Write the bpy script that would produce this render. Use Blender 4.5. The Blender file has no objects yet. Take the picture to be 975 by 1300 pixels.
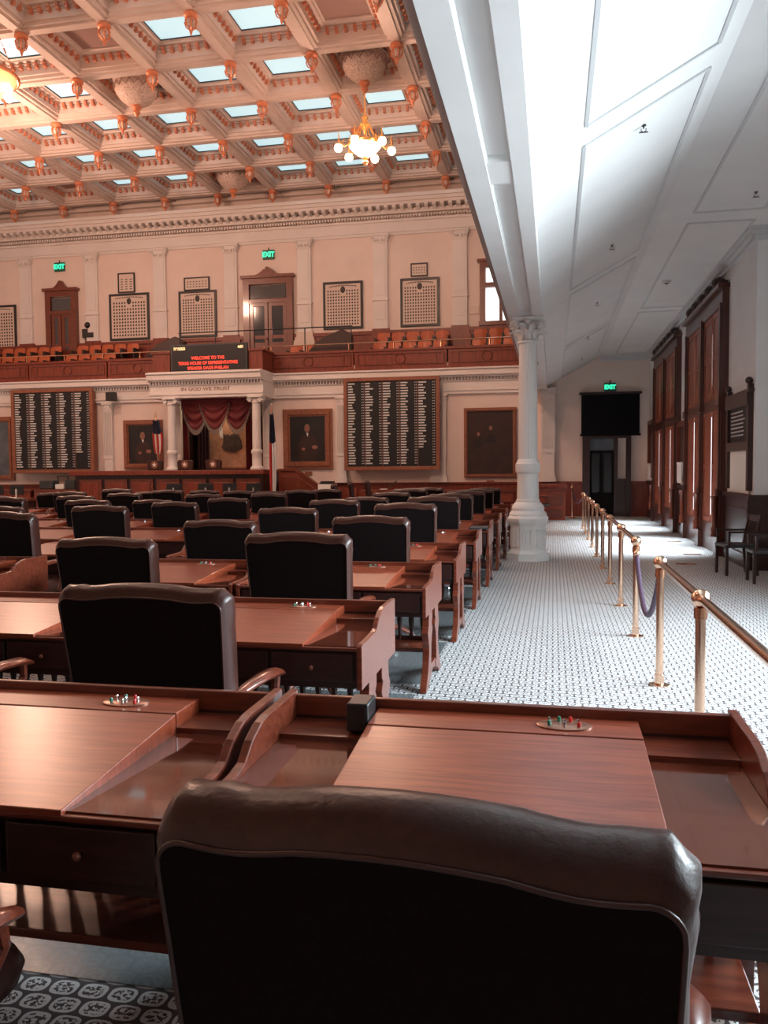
import bpy, math, random
from mathutils import Vector, Matrix
PI = math.pi
random.seed(7)
SC = bpy.context.scene
COL = SC.collection

# ------------------------------------------------------------------ camera
def camera():
    yaw, pit, rol, f = .20224, .052277, .0085965, 1047.8
    cy, sy, cp, sp, cr, sr = (math.cos(yaw), math.sin(yaw), math.cos(pit), math.sin(pit), math.cos(rol), math.sin(rol))
    fwd = Vector((-sy*cp, cy*cp, -sp)); right = Vector((cy, sy, 0)); down = fwd.cross(right)
    r2 = right*cr + down*sr; d2 = -right*sr + down*cr
    cd = bpy.data.cameras.new('camera'); co = bpy.data.objects.new('camera', cd); COL.objects.link(co)
    m = Matrix.Identity(4)
    for i in range(3):
        m[i][0] = r2[i]; m[i][1] = -d2[i]; m[i][2] = -fwd[i]
    m[2][3] = 1.65
    co.matrix_world = m
    cd.sensor_fit = 'VERTICAL'; cd.sensor_height = 24; cd.lens = f/1300*24
    cd.clip_start = .05; cd.clip_end = 200
    SC.camera = co
camera()

# ------------------------------------------------------------------ world, exposure, lights
w = bpy.data.worlds.new('world'); SC.world = w; w.use_nodes = True
w.node_tree.nodes['Background'].inputs[0].default_value = (.45, .6, .7, 1)
w.node_tree.nodes['Background'].inputs[1].default_value = .04
SC.view_settings.view_transform = 'Standard'; SC.view_settings.look = 'None'
SC.view_settings.exposure = 0; SC.view_settings.gamma = 1
try: SC.view_settings.use_curve_mapping = False
except Exception: pass
SC.cycles.use_denoising = True
SC.cycles.max_bounces = 6; SC.cycles.diffuse_bounces = 4; SC.cycles.glossy_bounces = 4
SC.cycles.sample_clamp_indirect = 6
SC.cycles.blur_glossy = .5

def area(name, loc, to, sx, sy, watts, col, spread=180):
    l = bpy.data.lights.new(name, 'AREA'); l.shape = 'RECTANGLE'; l.size = sx; l.size_y = sy
    l.energy = watts; l.color = col; l.spread = math.radians(spread)
    o = bpy.data.objects.new(name, l); COL.objects.link(o); o.location = loc
    o.rotation_euler = (Vector(to)-Vector(loc)).to_track_quat('-Z', 'Y').to_euler()
    return o
def point(name, loc, watts, col, r=.3):
    l = bpy.data.lights.new(name, 'POINT'); l.energy = watts; l.color = col; l.shadow_soft_size = r
    o = bpy.data.objects.new(name, l); COL.objects.link(o); o.location = loc
DAY = (.80, .93, 1.0); WARM = (1.0, .60, .43)
# daylight through the tall windows of the side aisle
for y0, wt in ((2.2, 60), (4.6, 480), (7.9, 520)):
    area('window_daylight', (4.5, y0, 2.3), (1.0, y0-.1, 1.2), 1.9, 3.4, wt, DAY, 128)
for y0, wt in ((17.0, 120), (19.1, 120), (22.9, 110), (25.2, 60)):
    area('window_daylight', (2.85, y0, 1.4), (2.1, y0, 0), 1.3, 1.6, wt, DAY, 88)
# laylights over the chamber, the lit chandeliers, seen and unseen, plus an added lamp
area('laylight_glow', (-11.5, 18, 11.9), (-11.5, 18, 0), 18, 20, 90, (1.0, .70, .60))
for p, wt in (((-4.94, 22.0, 9.9), 920), ((-15.5, 21.0, 9.9), 900), ((-12.75, 16.5, 9.7), 480), ((-4.94, 14.0, 9.9), 460), ((-20.0, 15, 9.9), 560), ((-6, 6, 9.9), 220)):  # second lamp is added where no chandelier hangs, for the desk highlight
    point('chandelier_and_added_light', p, wt, WARM, .35)

# ------------------------------------------------------------------ materials
MATS = {}
def mat(name, col=(.5,.5,.5), rough=.5, metal=0, emit=None, es=0, coat=0, spec=.5, noise=None, col2=None, stretch=(1,1,1), bump=0, nscale=8, alpha=None, trans=0):
    m = bpy.data.materials.new(name); m.use_nodes = True; nt = m.node_tree; b = nt.nodes['Principled BSDF']
    b.inputs['Base Color'].default_value = (*col, 1); b.inputs['Roughness'].default_value = rough; b.inputs['Metallic'].default_value = metal
    b.inputs['Coat Weight'].default_value = coat; b.inputs['Coat Roughness'].default_value = .08
    b.inputs['Specular IOR Level'].default_value = spec
    if trans: b.inputs['Transmission Weight'].default_value = trans
    if emit: b.inputs['Emission Color'].default_value = (*emit, 1); b.inputs['Emission Strength'].default_value = es
    if col2 or bump:
        tc = nt.nodes.new('ShaderNodeTexCoord'); mp = nt.nodes.new('ShaderNodeMapping'); nz = nt.nodes.new('ShaderNodeTexNoise')
        mp.inputs['Scale'].default_value = stretch; nz.inputs['Scale'].default_value = nscale; nz.inputs['Detail'].default_value = 4
        nt.links.new(tc.outputs['Object'], mp.inputs[0]); nt.links.new(mp.outputs[0], nz.inputs['Vector'])
        if col2:
            r = nt.nodes.new('ShaderNodeValToRGB'); r.color_ramp.elements[0].color = (*col, 1); r.color_ramp.elements[1].color = (*col2, 1)
            r.color_ramp.elements[0].position = .35; r.color_ramp.elements[1].position = .65
            nt.links.new(nz.outputs['Fac'], r.inputs[0]); nt.links.new(r.outputs[0], b.inputs['Base Color'])
        if bump:
            bp = nt.nodes.new('ShaderNodeBump'); bp.inputs['Strength'].default_value = bump; bp.inputs['Distance'].default_value = .01
            nt.links.new(nz.outputs['Fac'], bp.inputs['Height']); nt.links.new(bp.outputs[0], b.inputs['Normal'])
    MATS[name] = m; return m
mat('mahogany', (.11,.021,.010), .28, col2=(.19,.042,.020), stretch=(1.5,14,14), nscale=3, coat=.35)
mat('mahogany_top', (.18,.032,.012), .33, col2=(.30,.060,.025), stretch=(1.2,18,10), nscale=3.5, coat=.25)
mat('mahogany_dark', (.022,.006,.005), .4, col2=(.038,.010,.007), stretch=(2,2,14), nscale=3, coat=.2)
mat('window_wood', (.050,.012,.007), .32, col2=(.085,.020,.011), stretch=(10,10,1.2), nscale=2, coat=.15)
mat('shutter_wood', (.20,.045,.02), .4, col2=(.28,.07,.03), stretch=(10,10,1.2), nscale=2)
mat('panel_wood', (.15,.026,.012), .4, col2=(.23,.045,.022), stretch=(8,8,1.2), nscale=2)
mat('seat_wood', (.42,.085,.03), .35, col2=(.52,.13,.045), stretch=(3,3,10), nscale=3)
mat('leather', (.036,.011,.008), .33, col2=(.050,.016,.011), nscale=60, bump=.15)
mat('leather_back', (.009,.006,.006), .8, col2=(.013,.009,.009), nscale=90, bump=.1, spec=.06)
mat('piping', (.055,.02,.015), .3)
mat('tray_glass', (.11,.026,.014), .04, coat=1.0, col2=(.16,.04,.02), stretch=(1.5,12,12), nscale=3)
mat('paint', (.72,.66,.62), .6, col2=(.76,.70,.66), nscale=1.2)
mat('paint_warm_lit', (.74,.60,.53), .7, col2=(.78,.64,.57), nscale=1.5)  # white wall paint tinted, the lamps' warm light put into the colour
mat('paint_white', (.80,.80,.79), .55, col2=(.84,.84,.83), nscale=1.5)
mat('paint_groove_shade', (.64,.65,.66), .6)  # white paint greyed, shade along the mouldings put into the colour
mat('coffer_paint', (.60,.49,.43), .55, col2=(.66,.54,.48), nscale=2)
mat('coffer_copper', (.55,.20,.11), .4)
mat('fascia', (.34,.22,.18), .6)
mat('copper', (.72,.26,.13), .35, metal=.3)
mat('brass', (.86,.58,.42), .16, metal=1)
mat('brass_dark', (.75,.42,.26), .22, metal=1)
mat('chrome', (.75,.77,.78), .15, metal=1)
mat('plate_metal', (.32,.16,.11), .3, metal=.6)
mat('black_plastic', (.012,.012,.013), .4)
mat('black_cloth', (.008,.008,.01), .9, spec=.1)
mat('dark_grey', (.04,.045,.05), .4)
mat('door_glass', (.012,.014,.016), .25)
mat('glass_dark', (.05,.055,.06), .08, coat=.6)
mat('laylight', (.3,.4,.42), .3, emit=(.52,.75,.80), es=1.0)
mat('laylight_dim', (.3,.4,.42), .3, emit=(.30,.52,.56), es=.55)
mat('copper_panel', (.36,.22,.19), .6)
mat('daylight_pane', (.8,.9,1), .3, emit=(.86,.95,1), es=1.5)
mat('shutter_back_pane', (.8,.9,1), .3, emit=(.86,.95,1), es=.9)
mat('lamp_glow', (1,.9,.75), .3, emit=(1,.80,.52), es=14)
mat('bowl_glow', (1,.9,.75), .3, emit=(1,.84,.6), es=7)
mat('amber_glow', (1,.6,.3), .3, emit=(1,.50,.20), es=1.3)
mat('chandelier_brass_glow', (.95,.50,.16), .25, metal=.9, emit=(1,.42,.12), es=.35)  # metal given a weak glow of its own, imitating lamplight on it
mat('exit_green', (.02,.5,.3), .4, emit=(.05,1,.52), es=1.2)
mat('exit_case', (.01,.12,.08), .4)
mat('screen_black', (.006,.006,.008), .5)
mat('led_red', (.8,.05,.02), .4, emit=(1,.07,.04), es=1.3)
mat('led_amber', (.9,.6,.2), .4, emit=(1,.72,.4), es=.9)
mat('white_plate', (.62,.62,.60), .5)
mat('paper', (.78,.76,.72), .7)
mat('poster', (.68,.55,.47), .6)
mat('poster_ink', (.045,.03,.028), .6)
mat('gold_frame', (.22,.075,.04), .4, col2=(.30,.11,.06), nscale=12, bump=.2)
mat('dark_frame', (.02,.018,.018), .4)
mat('oil_dark', (.006,.007,.009), .45, col2=(.014,.011,.011), nscale=2.5)
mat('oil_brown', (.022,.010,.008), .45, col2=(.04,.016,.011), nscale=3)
mat('oil_blue', (.07,.09,.11), .45, col2=(.12,.14,.16), nscale=2)
mat('skin_paint', (.26,.12,.085), .5)
mat('drape_red', (.10,.008,.010), .7, col2=(.16,.014,.014), nscale=5)
mat('drape_dark', (.03,.008,.008), .8)
mat('fringe', (.20,.16,.14), .8)
mat('flag_red', (.50,.03,.025), .7); mat('flag_white', (.75,.72,.70), .7); mat('flag_blue', (.02,.025,.05), .7)
mat('velvet', (.055,.025,.06), .6)
mat('tan_cloth', (.52,.28,.17), .8, col2=(.42,.20,.12), nscale=7)
mat('old_cloth', (.06,.04,.035), .9, col2=(.10,.07,.06), nscale=6)
mat('mat_plastic', (.20,.23,.24), .25, coat=.2)
MATS['mahogany_top'].node_tree.nodes['Principled BSDF'].inputs['Coat Roughness'].default_value = .24
MATS['mat_plastic'].node_tree.nodes['Principled BSDF'].inputs['Alpha'].default_value = .62
mat('button_red', (.6,.02,.02), .3); mat('button_green', (.03,.22,.14), .3)
mat('lattice', (.74,.60,.52), .6, col2=(.45,.30,.24), nscale=26)

def carpet():
    m = bpy.data.materials.new('carpet'); m.use_nodes = True; nt = m.node_tree; N = nt.nodes; L = nt.links
    b = N['Principled BSDF']; b.inputs['Roughness'].default_value = .95; b.inputs['Specular IOR Level'].default_value = .1
    tc = N.new('ShaderNodeTexCoord'); sx = N.new('ShaderNodeSeparateXYZ'); L.new(tc.outputs['Object'], sx.inputs[0])
    def M(op, a, b_=None, c=None):
        n = N.new('ShaderNodeMath'); n.operation = op
        for i, v in enumerate((a, b_, c)):
            if v is None: continue
            if isinstance(v, (int, float)): n.inputs[i].default_value = v
            else: L.new(v, n.inputs[i])
        return n.outputs[0]
    px, py = .102, .078
    v = M('DIVIDE', sx.outputs[1], py); row = M('FLOOR', v); odd = M('MULTIPLY', M('MODULO', M('ABSOLUTE', row), 2), .5)
    u = M('ADD', M('DIVIDE', sx.outputs[0], px), odd)
    fu = M('SUBTRACT', M('FRACT', u), .5); fv = M('SUBTRACT', M('FRACT', v), .5)
    nz = N.new('ShaderNodeTexNoise'); nz.inputs['Scale'].default_value = 55; L.new(tc.outputs['Object'], nz.inputs['Vector'])
    wob = M('MULTIPLY', M('SUBTRACT', nz.outputs['Fac'], .5), .22)
    a4 = M('POWER', M('ABSOLUTE', M('MULTIPLY', fu, 2.05)), 3.0); b4 = M('POWER', M('ABSOLUTE', M('MULTIPLY', fv, 2.0)), 3.0)
    d = M('ADD', M('ADD', a4, b4), wob)
    inside = M('LESS_THAN', d, .74)
    core = M('LESS_THAN', d, .30)
    nz2 = N.new('ShaderNodeTexNoise'); nz2.inputs['Scale'].default_value = 75; L.new(tc.outputs['Object'], nz2.inputs['Vector'])
    glyph = M('GREATER_THAN', nz2.outputs['Fac'], .50)
    coredark = M('MULTIPLY', core, glyph)
    white = M('SUBTRACT', inside, coredark)
    mx = N.new('ShaderNodeMix'); mx.data_type = 'RGBA'
    mx.inputs['A'].default_value = (.10, .09, .095, 1); mx.inputs['B'].default_value = (.66, .68, .69, 1)
    L.new(white, mx.inputs['Factor']); L.new(mx.outputs['Result'], b.inputs['Base Color'])
    MATS['carpet'] = m
carpet()

# ------------------------------------------------------------------ mesh builder
class MB:
    def __init__(s): s.v = []; s.f = []; s.n = 0
    def add(s, vs, fs):
        o = len(s.v); s.v += [tuple(v) for v in vs]; s.f += [tuple(i+o for i in f) for f in fs]; return s
    def box(s, x0, x1, y0, y1, z0, z1):
        s.n += 1; e = (s.n % 11)*1.2e-4; x0 -= e; x1 += e; y0 -= e; y1 += e; z0 -= e; z1 += e   # keep overlapping faces apart
        return s.add([(x0,y0,z0),(x1,y0,z0),(x1,y1,z0),(x0,y1,z0),(x0,y0,z1),(x1,y0,z1),(x1,y1,z1),(x0,y1,z1)],
                     [(0,3,2,1),(4,5,6,7),(0,1,5,4),(1,2,6,5),(2,3,7,6),(3,0,4,7)])
    def bar(s, a, b, w_, h_):           # rectangular bar between two points
        a = Vector(a); b = Vector(b); d = (b-a).normalized(); up = Vector((0,0,1)) if abs(d.z) < .95 else Vector((1,0,0))
        sd = d.cross(up).normalized(); u = sd.cross(d).normalized()
        vs = []
        for p in (a, b):
            for q in ((-1,-1),(1,-1),(1,1),(-1,1)): vs.append(p + sd*q[0]*w_/2 + u*q[1]*h_/2)
        return s.add(vs, [(0,1,2,3),(7,6,5,4),(0,4,5,1),(1,5,6,2),(2,6,7,3),(3,7,4,0)])
    def lathe(s, prof, cx=0, cy=0, cz=0, n=16, squash=1, rot=0):
        vs = []; fs = []
        for r, z in prof:
            for k in range(n):
                a = 2*PI*k/n + rot; vs.append((cx+r*math.cos(a), cy+r*math.sin(a)*squash, cz+z))
        for i in range(len(prof)-1):
            for k in range(n):
                k2 = (k+1) % n; fs.append((i*n+k, i*n+k2, (i+1)*n+k2, (i+1)*n+k))
        fs.append(tuple(range(n-1,-1,-1))); fs.append(tuple(range((len(prof)-1)*n, len(prof)*n)))
        return s.add(vs, fs)
    def tube(s, pts, r, n=8, cap=True):
        pts = [Vector(p) for p in pts]; rs = r if isinstance(r, (list, tuple)) else [r]*len(pts)
        vs = []; fs = []; prev = None
        for i, p in enumerate(pts):
            d = (pts[min(i+1, len(pts)-1)] - pts[max(i-1, 0)]).normalized()
            if prev is None: u = d.orthogonal().normalized()
            else: u = (prev - d*prev.dot(d)); u = u.normalized() if u.length > 1e-6 else d.orthogonal().normalized()
            prev = u; w_ = d.cross(u)
            for k in range(n):
                a = 2*PI*k/n; vs.append(p + u*math.cos(a)*rs[i] + w_*math.sin(a)*rs[i])
        for i in range(len(pts)-1):
            for k in range(n):
                k2 = (k+1) % n; fs.append((i*n+k, i*n+k2, (i+1)*n+k2, (i+1)*n+k))
        if cap: fs.append(tuple(range(n-1,-1,-1))); fs.append(tuple(range((len(pts)-1)*n, len(pts)*n)))
        return s.add(vs, fs)
    def prism(s, poly, axis, a, b):      # polygon in the two other axes, extruded along axis from a to b
        n = len(poly); vs = []
        for t in (a, b):
            for p, q in poly:
                vs.append({'x': (t,p,q), 'y': (p,t,q), 'z': (p,q,t)}[axis])
        fs = [tuple(range(n)), tuple(range(2*n-1, n-1, -1))]
        for i in range(n): j = (i+1) % n; fs.append((i, i+n, j+n, j))
        return s.add(vs, fs)
    def grid(s, fn, nu, nv):
        vs = [fn(i/nu, j/nv) for j in range(nv+1) for i in range(nu+1)]
        fs = [(j*(nu+1)+i, j*(nu+1)+i+1, (j+1)*(nu+1)+i+1, (j+1)*(nu+1)+i) for j in range(nv) for i in range(nu)]
        return s.add(vs, fs)
    def sphere(s, c, r, n=12, m=8, sz=1):
        prof = [(max(1e-4, r*math.sin(PI*i/m)), -r*sz*math.cos(PI*i/m)) for i in range(m+1)]
        return s.lathe(prof, c[0], c[1], c[2], n)
    def build(s, name, m, parent=None, loc=None, ang=40, bevel=0, label=None, kind=None):
        me = bpy.data.meshes.new(name); me.from_pydata(s.v, [], s.f); me.update()
        import bmesh
        bm = bmesh.new(); bm.from_mesh(me); bmesh.ops.recalc_face_normals(bm, faces=bm.faces[:]); bm.to_mesh(me); bm.free()
        if ang:
            me.shade_smooth(); me.set_sharp_from_angle(angle=math.radians(ang))
        me.materials.append(MATS[m])
        o = bpy.data.objects.new(name, me); COL.objects.link(o)
        if parent: o.parent = parent
        if loc: o.location = loc
        if bevel:
            md = o.modifiers.new('bevel', 'BEVEL'); md.width = bevel; md.segments = 2; md.limit_method = 'ANGLE'; md.angle_limit = .6
        if label: o['label'] = label
        if kind: o['kind'] = kind
        return o
def B(*a): return MB().box(*a)
def empty(name, loc=(0,0,0), rz=0):
    o = bpy.data.objects.new(name, None); COL.objects.link(o); o.location = loc; o.rotation_euler = (0,0,rz); o.empty_display_size = .1; return o
def tag(o, label, cat, group=None):
    o['label'] = label; o['category'] = cat
    if group: o['group'] = group
    return o
def thing(name, label, cat, loc=(0,0,0), rz=0, group=None): return tag(empty(name, loc, rz), label, cat, group)
def struct(name, mb, m, **k):
    o = mb.build(name, m, **k); o['kind'] = 'structure'; return o
def sroot(name, loc=(0,0,0)):
    o = empty(name, loc); o['kind'] = 'structure'; return o
KIDS = {}
def copy_tree(o, parent=None):
    c = o.copy(); COL.objects.link(c)
    if parent: c.parent = parent
    for ch in [x for x in o.children]: copy_tree(ch, c)
    return c
def share(src, name, parent=None, loc=(0,0,0), rz=0):
    c = src.copy(); c.name = name; COL.objects.link(c); c.parent = parent; c.location = loc; c.rotation_euler = (0,0,rz); return c
ORD = ['first','second','third','fourth','fifth','sixth','seventh','eighth','ninth','tenth','eleventh','twelfth']
def text(body, size, m, parent, loc, rot=(PI/2,0,0), extrude=.004, bold=0, ax='CENTER', name='lettering', sx=1):
    cu = bpy.data.curves.new(name, 'FONT'); cu.body = body; cu.size = size; cu.extrude = extrude; cu.offset = bold; cu.align_x = ax; cu.align_y = 'CENTER'
    cu.materials.append(MATS[m]); o = bpy.data.objects.new(name, cu); COL.objects.link(o); o.parent = parent; o.location = loc; o.rotation_euler = rot; o.scale = (sx,1,1); return o

# ================================================================== THE ROOM
YB, YU = 28.5, 31.0           # plane of the lower wall behind the dais / of the upper gallery wall
struct('floor', B(-24, 6, -5, 30.2, -.1, 0), 'carpet', ang=0)
# back wall, lower, in pieces round the speaker's alcove and the aisle door
bw = MB()
bw.box(-24, -13.15, YB, YB+.2, 0, 5.1); bw.box(-13.15, -10.3, YB, YB+.2, 4.25, 5.1); bw.box(-13.15, -10.3, YB, YB+.2, 0, 1.5)
bw.box(-10.3, .98, YB, YB+.2, 0, 5.3); bw.box(.98, 2.1, YB, YB+.2, 2.7, 5.6); bw.box(2.1, 2.4, YB, YB+.2, 2.7, 5.6)
bw.box(2.4, 3.3, YB, YB+.2, 0, 5.6)
wall_back = struct('wall_back', bw, 'paint_warm_lit', ang=0)
al = MB(); al.box(-13.15, -10.3, 29.9, 30.0, 1.5, 4.3); al.box(-13.2, -13.15, YB, 30, 1.5, 4.3); al.box(-10.3, -10.25, YB, 30, 1.5, 4.3); al.box(-13.15, -10.3, YB, 30, 4.25, 4.3); al.box(-13.15,-10.3,YB,30,1.45,1.5)
struct('wall_alcove', al, 'oil_brown', ang=0)
# upper gallery wall
struct('wall_upper', B(-24, .5, YU, YU+.2, 5.0, 13), 'paint_warm_lit', ang=0)
struct('wall_left', B(-24.2, -24, -5, 31, 0, 13), 'paint_warm_lit', ang=0)
struct('wall_rear', B(-24, 6, -5.2, -5, 0, 13), 'paint_warm_lit', ang=0)
# right wall with the jog
rw = MB()
rw.box(3.1, 3.3, 13.9, 15.95, 0, 5.6); rw.box(3.1, 3.3, 15.95, 20.15, 5.0, 5.6); rw.box(3.1, 3.3, 20.15, 21.55, 0, 5.6)
rw.box(3.1, 3.3, 21.55, 26.4, 5.0, 5.6); rw.box(3.1, 3.3, 26.4, 28.7, 0, 5.6); rw.box(3.3, 4.8, 13.9, 14.1, 0, 5.6)
struct('wall_right', rw, 'paint_white', ang=0)
# nearer wall of the aisle, pierced by the windows whose light falls across the carpet
nw = MB()
ys = [-5, -2.5, -.5, 1.2, 3.2, 4.9, 6.9, 8.6, 10.6, 13.9]
for i in range(0, len(ys)-1):
    if i % 2 == 0: nw.box(4.6, 4.8, ys[i], ys[i+1], 0, 5.6)
    else: nw.box(4.6, 4.8, ys[i], ys[i+1], 0, .5); nw.box(4.6, 4.8, ys[i], ys[i+1], 4.2, 5.6)
struct('wall_aisle', nw, 'paint_white', ang=0)
for i, k in enumerate((1, 3, 5, 7)):
    r = sroot('window_%d' % (i+3))
    fm = MB(); a, b = ys[k], ys[k+1]
    for q in ((a, a+.12), (b-.12, b), ((a+b)/2-.05, (a+b)/2+.05)): fm.box(4.55, 4.8, q[0], q[1], .5, 4.2)
    fm.box(4.55, 4.8, a, b, .4, .55); fm.box(4.55, 4.8, a, b, 4.1, 4.3); fm.box(4.6, 4.75, a, b, 2.3, 2.4)
    fm.build('window_frame', 'panel_wood', r, ang=0)

# wainscots
wn = MB()
def wains(mb, x0, x1, y, z=1.17, face=-1):
    mb.box(x0, x1, y-.04, y, 0, z-.06); mb.box(x0, x1, y-.09, y, z-.06, z); mb.box(x0, x1, y-.07, y, 0, .2)
    x = x0
    while x+.9 < x1: mb.box(x+.12, x+.9, y-.06, y-.04, .35, z-.2); x += 1.0
for a, b in ((-24, -13.2), (-10.2, .96), (2.52, 3.1)): wains(wn, a, b, YB)
wainscot = struct('baseboard_back', wn, 'panel_wood', ang=0)
wr = MB()
for a, b in ((13.9, 15.9), (20.2, 21.5), (26.45, 28.4)):
    wr.box(3.06, 3.1, a, b, 0, 1.12); wr.box(3.0, 3.1, a, b, 1.12, 1.19); wr.box(3.02, 3.1, a, b, 0, .22)
    wr.box(3.04, 3.06, a+.2, b-.2, .35, .95)
for z0, z1, d in ((0,.22,.08), (.22,1.12,.04), (1.12,1.19,.1)): wr.box(3.0 if z0 else 3.02, 4.6, 13.9-d, 13.9, z0, z1)
wr.box(3.3, 4.3, 13.84, 13.86, .4, .95)
struct('baseboard_right', wr, 'mahogany_dark', ang=0)

# ---------------------------------------------------------------- side aisle ceiling, beam and its mouldings
SLX0, SLX1, SZ0, SZ1 = -.22, 1.55, 4.36, 5.33
def slz(x): return SZ0 + (SZ1-SZ0)*(x-SLX0)/(SLX1-SLX0)
cs = MB()
cs.prism([(SLX0,SZ0),(SLX1,SZ1),(4.8,SZ1),(4.8,5.7),(SLX0,5.7)], 'y', -5, 28.7)
struct('ceiling_aisle', cs, 'paint_white', ang=0)
sof = MB()
# soffit with sunk panels: two rails and cross bands below the sunk plane
sof.box(-.78, -.58, -5, 28.5, 4.28, 4.36); sof.box(-.36, -.22, -5, 28.5, 4.28, 4.36); sof.box(-.60, -.34, -5, 28.5, 4.36, 4.5)
for a, b in ((7.35,7.9),(14.6,15.4),(21.7,22.2),(.6,1.1),(-5,-4.5),(28.1,28.5)): sof.box(-.6,-.34,a,b,4.29,4.37)
for x in (-.585,-.375):
    for a, b in ((-4.5,.6),(1.1,7.35),(7.9,14.6),(15.4,21.7),(22.2,28.1)): sof.box(x,x+.02,a,b,4.30,4.36)
sof.prism([(-.22,4.28),(-.22,4.37),(-.18,4.37),(-.195,4.28)], 'y', -5, 28.5)
struct('beam_soffit', sof, 'paint_white', ang=0)
fa = MB(); fa.box(-.84, -.76, -5, 28.5, 4.30, 4.62); fa.box(-.88, -.8, -5, 28.5, 4.62, 4.72); fa.box(-.8, -.22, -5, 28.5, 4.5, 5.5)
struct('trim_fascia', fa, 'fascia', ang=0)
tr = sroot('trim_aisle_ceiling')
def strip_slope(x0, y0, x1, y1, w_=.035, t=.014):
    mb = MB(); mb.bar((x0, y0, slz(x0)-.004), (x1, y1, slz(x1)-.004), w_, t*2); mb.build('panel_moulding', 'paint_groove_shade', tr, ang=0)
for a, b in ((-4.6,.75),(1.2,7.6),(8.05,14.4),(14.85,21.1),(21.55,28.0)):
    strip_slope(.28, a, .28, b); strip_slope(1.37, a, 1.37, b); strip_slope(.28, a, 1.37, a); strip_slope(.28, b, 1.37, b)
for a, b in ((-4.6,1.4),(1.85,12.85),(13.4,20.2),(20.7,28.0)):
    for q in (((2.0,a),(2.0,b)), ((2.0,a),(2.95,a)), ((2.0,b),(2.95,b)), ((2.95,a),(2.95,b))):
        mb = MB(); mb.bar((*q[0],SZ1-.004), (*q[1],SZ1-.004), .035, .028); mb.build('panel_moulding', 'paint_groove_shade', tr, ang=0)
cm = MB()
for d, z in ((.16,.05),(.11,.11),(.05,.18)): cm.box(3.1-d, 3.1, 13.9-d, 28.5, SZ1-z, SZ1); cm.box(3.1-d, 4.6, 13.9-d, 13.9, SZ1-z, SZ1); cm.box(SLX1,3.1,YB-d,YB,SZ1-z,SZ1)
struct('trim_aisle_cornice', cm, 'paint_groove_shade', ang=0)
# sprinklers
for i, (x, y) in enumerate(((.85,8.5),(.85,12.9),(.86,17.3),(.86,21.7),(2.67,12.1),(.85,25.8))):
    z = slz(x) if x < 1.5 else SZ1
    t = thing('ceiling_sprinkler', 'small dark sprinkler head on the aisle ceiling, %s' % ['nearest the camera','second along the slope','third along the slope','fourth along the slope','on the flat part','deepest along the slope'][i], 'sprinkler', (x,y,z)); t.scale = (.7,.7,.7)
    MB().lathe([(.035,0),(.035,-.015),(.012,-.02),(.012,-.05)], n=10).build('escutcheon', 'dark_grey', t)
    m_ = MB(); m_.tube([(-.03,0,-.05),(-.035,0,-.075),(0,0,-.1),(.035,0,-.075),(.03,0,-.05)], .006, 6); m_.bar((-.06,0,-.1),(.06,0,-.1),.04,.005); m_.build('deflector', 'black_plastic', t)
t = thing('smoke_detector', 'round white smoke detector on the aisle ceiling', 'detector', (2.2,17.4,SZ1))
MB().lathe([(.09,0),(.09,-.02),(.06,-.05)], n=20).build('housing', 'white_plate', t); MB().lathe([(.04,-.05),(.03,-.065)], n=16).build('sensor', 'dark_grey', t)

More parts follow.
